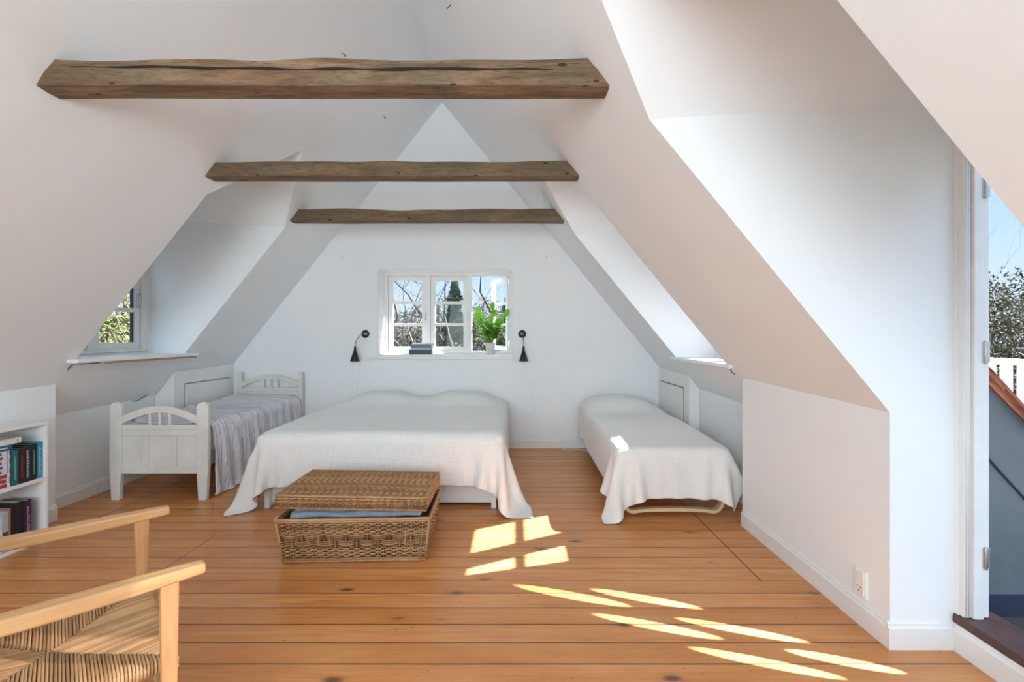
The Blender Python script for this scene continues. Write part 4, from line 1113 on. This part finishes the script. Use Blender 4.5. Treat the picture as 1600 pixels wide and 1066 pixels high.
# plant
PX, PY = -.325, 5.80
pl = root('potted_plant', (PX, PY, SZ), 'leafy bright green plant in a white pot on the windowsill', 'plant')
mk('pot', G().lathe([(0, 0), (.046, 0), (.05, .005), (.066, .135), (.070, .145), (.066, .147), (.060, .135), (.0, .130)], 28, (PX, PY, SZ)), 'potw', pl)
mk('soil', G().lathe([(0, .128), (.059, .128), (.059, .12), (0, .12)], 20, (PX, PY, SZ + .004)), 'soil', pl)
fo = G(); st = G(); rp = random.Random(4)
def leaf(g, base, d, up, L, Wd):
    d = d.normalized(); s = d.cross(up).normalized(); n_ = s.cross(d).normalized(); rows = []
    prof = [(0, .08), (.12, .45), (.3, .85), (.5, 1), (.7, .92), (.86, .6), (.96, .25), (1, .02)]
    for t, w in prof:
        c = base + d * L * t + n_ * (-.22 * L * t * t); rows.append((c - s * Wd * w / 2 + n_ * .10 * Wd * w, c, c + s * Wd * w / 2 + n_ * .10 * Wd * w))
    vs = [p for r in rows for p in r]; fs = []
    for i in range(len(rows) - 1):
        a = i * 3; fs += [(a, a + 1, a + 4, a + 3), (a + 1, a + 2, a + 5, a + 4)]
    g.add(vs, fs, True)
top = Vector((PX, PY, SZ + .13))
for k in range(18):
    a = k * 2.4; lean = rp.uniform(.25, .85); hgt_ = rp.uniform(.14, .36) * (1.15 - lean * .6)
    if k == 0: lean, hgt_, a = .05, .42, 0
    if k == 1: lean, hgt_, a = .45, .34, .3
    pe = top + Vector((math.cos(a) * lean * hgt_ * 1.25, math.sin(a) * lean * hgt_ * .7, hgt_)); b0 = top + Vector((math.cos(a), math.sin(a), 0)) * .02
    mid = (b0 + pe) / 2 + Vector((0, 0, .03)); pts = [b0 * (1 - t) ** 2 + mid * 2 * t * (1 - t) + pe * t * t for t in [i / 8 for i in range(9)]]
    st.tube(pts, [.0035 - .002 * i / 8 for i in range(9)], 5)
    nl = 7
    for q in range(nl):
        p = pts[2 + int(q * 6 / (nl - 1))]; aa = a + q * 2.2 + rp.uniform(-.5, .5)
        dd = Vector((math.cos(aa), math.sin(aa) * .8, rp.uniform(-.1, .7)))
        if q == nl - 1: dd = Vector((math.cos(a) * lean, math.sin(a) * lean, 1))
        leaf(fo, p, dd, Vector((0, 0, 1)) if abs(dd.normalized().z) < .9 else Vector((0, -1, .2)), rp.uniform(.10, .145), rp.uniform(.06, .088))
mk('foliage', fo, 'leaf', pl, recalc=False); mk('stems', st, 'leaf', pl)

# ------------------------------------------------------------------ sockets, cables
so = root('wall_socket', (1.68, 2.208, .204), 'white double wall socket low on the right knee wall', 'socket')
mk('plate', G().box(1.668, 1.6795, 2.170, 2.248, .138, .272), 'plastic', so, bevel=.003)
mk('rocker', G().box(1.664, 1.669, 2.180, 2.238, .212, .262), 'plastic', so, bevel=.002)
mk('outlet_face', G().box(1.665, 1.669, 2.180, 2.238, .148, .206), 'plastic', so, bevel=.002)
g = G()
for dy, dz in ((-.010, .008), (.010, .008), (0, -.010)): g.lathe([(0, .0012), (.0036, .0012), (.0036, 0), (0, 0)], 10, (1.665, 2.209 + dy, .177 + dz), (-1, 0, 0))
mk('pin_hole', g, 'darkhole', so)
for x_, lb in ((-2.176, 'tiny white lamp outlet on the gable wall, upper left of the window'), (.376, 'tiny white lamp outlet on the gable wall, upper right of the window')):
    r = root('lamp_outlet', (x_, YE, 2.384), lb, 'outlet')
    mk('cover', G().box(x_ - .028, x_ + .028, YE - .012, YE - .0005, 2.362, 2.408), 'plastic', r, bevel=.004)
    mk('screw', G().lathe([(0, .002), (.004, .002), (.004, 0), (0, 0)], 10, (x_ + .004, YE - .012, 2.386), (0, -1, 0)), 'darkhole', r)
def cable(pts, rad, mat, lab, name='cable'): return tag(mk(name, G().tube(spline([Vector(p) for p in pts], 5), rad, 6), mat), lab, 'cable')
p1 = on_slope(104, 577, -1); p2 = on_slope(112, 566, -1); nn = Vector((.02, 0, -.012))
cable([p1 + nn * .5, on_slope(110, 570, -1) + nn * .5, on_slope(116, 566, -1) + nn, Vector((-3.262, 3.44, ZSL - .036)), Vector((-3.29, 3.60, ZSL - .036))], .004, 'blackm', 'short dark cable hanging off the near end of the left window board')
cable([(1.60, 3.372, ZSR - .032), (1.585, 3.36, ZSR - .036), (1.59, 3.352, ZSR - .05), (1.612, 3.345, ZSR - .07)], .0035, 'blackm', 'short dark cable stub under the near end of the right window board')
cable([(-3.705, 4.40, .775), (-3.70, 4.44, .765), (-3.70, 4.55, .80), (-3.70, 4.68, .835)], .004, 'blackm', 'thin dark cable on the wall above the white wooden bed, by the cupboard')
cable([(.58, 5.62, .006), (.66, 5.55, .006), (.76, 5.57, .006), (.9, 5.5, .006)], .005, 'plastic', 'white cable on the floor at the head of the narrow bed')
# ------------------------------------------------------------------ balcony outside the open door
z0 = .05
struct('balcony_floor', G().box(2.08, 4.05, .3, 2.19, -.02, z0), 'grate')
pw = root('balcony_side_wall', (3.0, 2.22, .05), 'grey zinc clad side wall of the balcony with sloping top', 'wall cladding')
tl = lambda x: 1.16 - 1.02 * (x - 2.287)
mk('sheet', G().prism([(2.09, z0 + .10), (3.30, z0 + .10), (3.30, tl(3.30)), (2.09, tl(2.09))], 'y', 2.20, 2.26), 'zinc', pw)
g = G(); sx = lambda x: .80 - 1.10 * (x - 2.287)
g.bar([(2.09, 2.196, sx(2.09)), (2.95, 2.196, sx(2.95))], .006, .010, up=(0, 1, 0)); mk('standing_seam', g, 'slate', pw)
mk('base_flashing', G().box(2.09, 3.9, 2.185, 2.26, z0, z0 + .10), 'slate', pw)
x = 2.0; k = 0
while x < 3.30:
    x2 = x + .26; g = G(); n = 10; vs = []
    for (xx, dz) in ((x, .035), (x2 + .05, .012)):
        for th in (0, .022):
            for j in range(n + 1):
                y = 2.15 + .24 * j / n; vs.append((xx, y, tl(xx) + dz + th + .030 * math.sin(math.pi * j / n) - (.012 if j == 0 else 0)))
    m1 = n + 1; fs = []
    for j in range(n): fs += [(j, j + 1, 2 * m1 + j + 1, 2 * m1 + j), (m1 + j + 1, m1 + j, 3 * m1 + j, 3 * m1 + j + 1), (j + 1, j, m1 + j, m1 + j + 1), (2 * m1 + j, 2 * m1 + j + 1, 3 * m1 + j + 1, 3 * m1 + j)]
    fs += [(0, 2 * m1, 3 * m1, m1), (n, m1 + n, 3 * m1 + n, 2 * m1 + n)]
    o = mk('roof_tile', g.add(vs, fs, False), 'tile')
    lbs = ['topmost red clay tile beside the balcony door', 'second red clay tile down from the balcony door', 'third red clay tile down the balcony edge', 'fourth red clay tile down the balcony edge', 'fifth red clay tile down the balcony edge', 'lowest red clay tile on the balcony edge']
    tag(o, lbs[min(k, 5)], 'roof tile', 'red clay tiles along the balcony edge'); x = x2; k += 1
    if k > 4: break
rl = root('balcony_railing', (4.0, 3.6, 0), 'white painted wooden balcony railing seen through the open door', 'railing')
mk('top_rail', G().box(3.955, 4.045, .3, 5.2, 1.165, 1.215), 'trim', rl, bevel=.006)
mk('bottom_rail', G().box(3.97, 4.03, .3, 5.2, .30, .35), 'trim', rl, bevel=.004)
for k in range(38):
    y = .384 + k * .128; mk('baluster', G().box(3.978, 4.022, y - .033, y + .033, .35, 1.165), 'trim', rl, bevel=.004)
for y in (.3, 5.2): mk('post', G().box(3.955, 4.045, y - .045, y + .045, -.2, 1.24), 'trim', rl, bevel=.004)

# ------------------------------------------------------------------ garden: ground, bare trees, conifers, thicket
g = G(); g.add([(-70, 7.0, -3.1), (70, 7.0, -3.1), (70, 80, -3.1), (-70, 80, -3.1)], [(0, 1, 2, 3)]); g.add([(4.4, -40, -3.1), (70, -40, -3.1), (70, 7, -3.1), (4.4, 7, -3.1)], [(0, 1, 2, 3)])
g.add([(-70, -40, -3.1), (-5.5, -40, -3.1), (-5.5, 7, -3.1), (-70, 7, -3.1)], [(0, 1, 2, 3)])
o = struct('ground', g, 'grass', recalc=False)
def tree(loc, h, seed, lab, mat='bark', r0=.13, spread=.55, depth=7, twigs=2):
    rr = random.Random(seed); g = G()
    def grow(p, d, L, r, lev):
        n = 4; pts = [p.copy()]; rad = [r]; q = p.copy(); dd = d.copy()
        for i in range(n):
            dd = (dd + Vector((rr.gauss(0, .13), rr.gauss(0, .13), rr.gauss(.03, .08)))).normalized(); q = q + dd * L / n; pts.append(q.copy()); rad.append(r * (1 - .38 * (i + 1) / n))
        g.tube(pts, rad, 6 if lev < 2 else 3, cap=False)
        if lev >= depth: return
        nb = 2 if lev < 2 else (2 + (rr.random() < .6))
        for b_ in range(nb):
            k = n if b_ == 0 else rr.randint(2, n); a = rr.uniform(0, 6.283); sp = spread * rr.uniform(.5, 1.25)
            s = dd.cross(Vector((math.cos(a), math.sin(a), .3))).normalized(); nd = (dd * math.cos(sp) + s * math.sin(sp)).normalized()
            grow(pts[k], nd, L * rr.uniform(.66, .90), rad[k] * (.8 if b_ == 0 else .6), lev + 1)
    grow(Vector((0, 0, 0)), Vector((rr.uniform(-.08, .08), 0, 1)), h * .34, r0, 0)
    o = mk('bare_tree', g, mat, local=True, loc=loc) if False else None
    me = bpy.data.meshes.new('bare_tree'); me.from_pydata(g.v, [], g.f); me.materials.append(M[mat]); o = bpy.data.objects.new('bare_tree', me); COL.objects.link(o); o.location = loc
    tag(o, lab, 'tree', 'bare trees in the garden'); return o
GZ = -3.1
trees = [((-3.0, 13.5, GZ), 9.5, 11, 'thick forked bare tree filling the left light of the gable window', 'bark', .17),
    ((-4.6, 19.0, GZ), 10, 12, 'bare tree behind the left light of the gable window, further off', 'barkl', .14),
    ((-2.1, 15.0, GZ), 9.5, 13, 'slim pale bare tree behind the middle light of the gable window', 'barkl', .10),
    ((-.9, 12.5, GZ), 9.5, 14, 'leaning bare tree behind the open right light of the gable window', 'bark', .13),
    ((-3.6, 26.0, GZ), 12, 16, 'distant bare tree between the left and middle lights', 'bark', .16),
    ((-1.4, 24.0, GZ), 12, 17, 'distant bare tree beyond the leafy plant on the sill', 'bark', .16)]
for loc, h, sd, lb, mt, r0 in trees: tree(loc, h, sd, lb, mt, r0, depth=8 if loc[1] < 20 else 7, spread=.62)
tree((12.5, 11.4, GZ), 8.5, 21, 'bare tree whose thin twigs reach into the sky beyond the railing', 'bark', .11)
tree((15.5, 13.0, GZ), 9.0, 22, 'bare tree further off behind the balcony railing', 'bark', .12)
tree((-10.0, 11.5, GZ), 7.5, 23, 'bare tree seen through the small left dormer window', 'barkl', .11)
def leafmass(name, c, rx, ry, rz, n, size, mat, lab, cat, group, seed, cone=False):
    rs = np.random.RandomState(seed)
    d = rs.randn(n, 3); d /= np.linalg.norm(d, axis=1)[:, None]; r = rs.rand(n) ** .25
    lump = 1 + .18 * np.sin(d[:, 0] * 7 + seed) * np.sin(d[:, 2] * 6 + seed * 2) + .12 * np.sin(d[:, 1] * 11)
    p = d * (r * lump)[:, None]
    if cone:
        zz = rs.rand(n) ** 1.6; a = rs.rand(n) * 6.283; rad = (1 - zz) * (.55 + .45 * rs.rand(n)) * (1 + .25 * np.sin(zz * 40))
        p = np.stack([np.cos(a) * rad, np.sin(a) * rad, zz * 2 - 1], 1)
    P = p * np.array([rx, ry, rz])
    u = rs.randn(n, 3); u /= np.linalg.norm(u, axis=1)[:, None]; w = rs.randn(n, 3); w -= (w * u).sum(1)[:, None] * u; w /= np.linalg.norm(w, axis=1)[:, None]
    s = size * (.5 + rs.rand(n))[:, None]; asp = .35
    V = np.stack([P - u * s, P - w * s * asp, P + u * s, P + w * s * asp], 1).reshape(-1, 3)
    F = np.arange(n * 4).reshape(-1, 4)
    # woody core
    st = G(); st.tube([(0, 0, -c[2] + GZ), (0, 0, rz * .6)], [.12, .03], 6, cap=False)
    o0 = len(V); V = [tuple(q) for q in V] + st.v; F = [tuple(f) for f in F] + [tuple(i + o0 for i in f) for f in st.f]
    me = bpy.data.meshes.new(name); me.from_pydata(V, [], F); me.materials.append(M[mat]); me.materials.append(M['bark']); me.polygons.foreach_set('material_index', [0] * n + [1] * (len(F) - n)); o = bpy.data.objects.new(name, me); COL.objects.link(o); o.location = c
    tag(o, lab, cat, group); return o
# conifers
leafmass('conifer', (-2.75, 20.5, .6), 1.5, 1.5, 3.9, 9000, .11, 'conifer', 'dark pointed conifer behind the middle light of the gable window', 'tree', None, 3, cone=True)
leafmass('conifer', (-.35, 27.0, .5), 2.0, 2.0, 4.2, 7000, .13, 'conifer', 'dark conifer seen past the open right casement', 'tree', None, 4, cone=True)
# thicket behind everything
th = [(-12.5, 31, .2, 3.4), (-8.6, 29, .0, 3.4), (-5.2, 31, .3, 3.2), (-1.8, 30, .0, 3.2), (1.5, 31, .2, 3.4)]
tl_ = ['leftmost brown thicket behind the bare trees, past the gable window', 'brown green thicket behind the left light of the gable window', 'brown thicket between the left and middle lights', 'brown green thicket low behind the middle light', 'brown thicket behind the potted plant']
for i, (x, y, z, r) in enumerate(th): leafmass('thicket', (x, y, z - .2), r, 1.6, 3.7, 24000, .07, 'thicket', tl_[i], 'shrub', 'thickets behind the gable window', 30 + i)
leafmass('shrub', (-3.4, 17.5, -1.2), 1.6, 1.0, 1.9, 6000, .07, 'thicket', 'low twiggy shrub at the bottom of the left light', 'shrub', None, 50)
leafmass('shrub', (-1.7, 18.0, -1.3), 1.5, 1.0, 1.9, 6000, .07, 'shrubg', 'yellow green shrub at the bottom of the middle light', 'shrub', None, 51)
leafmass('thicket', (13.6, 13.4, -.2), 2.6, 2.2, 3.0, 20000, .06, 'thicket', 'grey brown thicket beyond the white balcony railing', 'shrub', None, 60)
leafmass('thicket', (16.5, 15.2, .1), 2.8, 2.2, 3.3, 20000, .065, 'thicket', 'taller grey brown thicket further beyond the railing', 'shrub', None, 61)
leafmass('shrub', (-12.2, 13.6, .2), 2.2, 1.8, 2.5, 9000, .08, 'shrubg', 'yellow green shrub outside the small left window', 'shrub', None, 62)
leafmass('thicket', (-15.5, 19.0, .6), 3.2, 2.2, 3.4, 9000, .10, 'thicket', 'pale brown thicket above the shrub outside the left window', 'shrub', None, 63)

leafmass('sun_blocking_crown', (8.0, 4.45, 6.95), 1.35, 1.35, 1.35, 14000, .12, 'conifer', 'unseen leafy crown added to keep the sun off the balcony door', 'tree', None, 70)  # out-of-view foliage put in to block direct sun at the door

leafmass('thicket', (20.5, 11.5, -.2), 3.4, 2.6, 3.2, 14000, .08, 'thicket', 'brown thicket right of the trees beyond the railing', 'shrub', None, 64)
leafmass('thicket', (22.0, 5.5, -.3), 3.2, 3.2, 3.0, 14000, .08, 'thicket', 'brown thicket far out to the side of the balcony', 'shrub', None, 65)
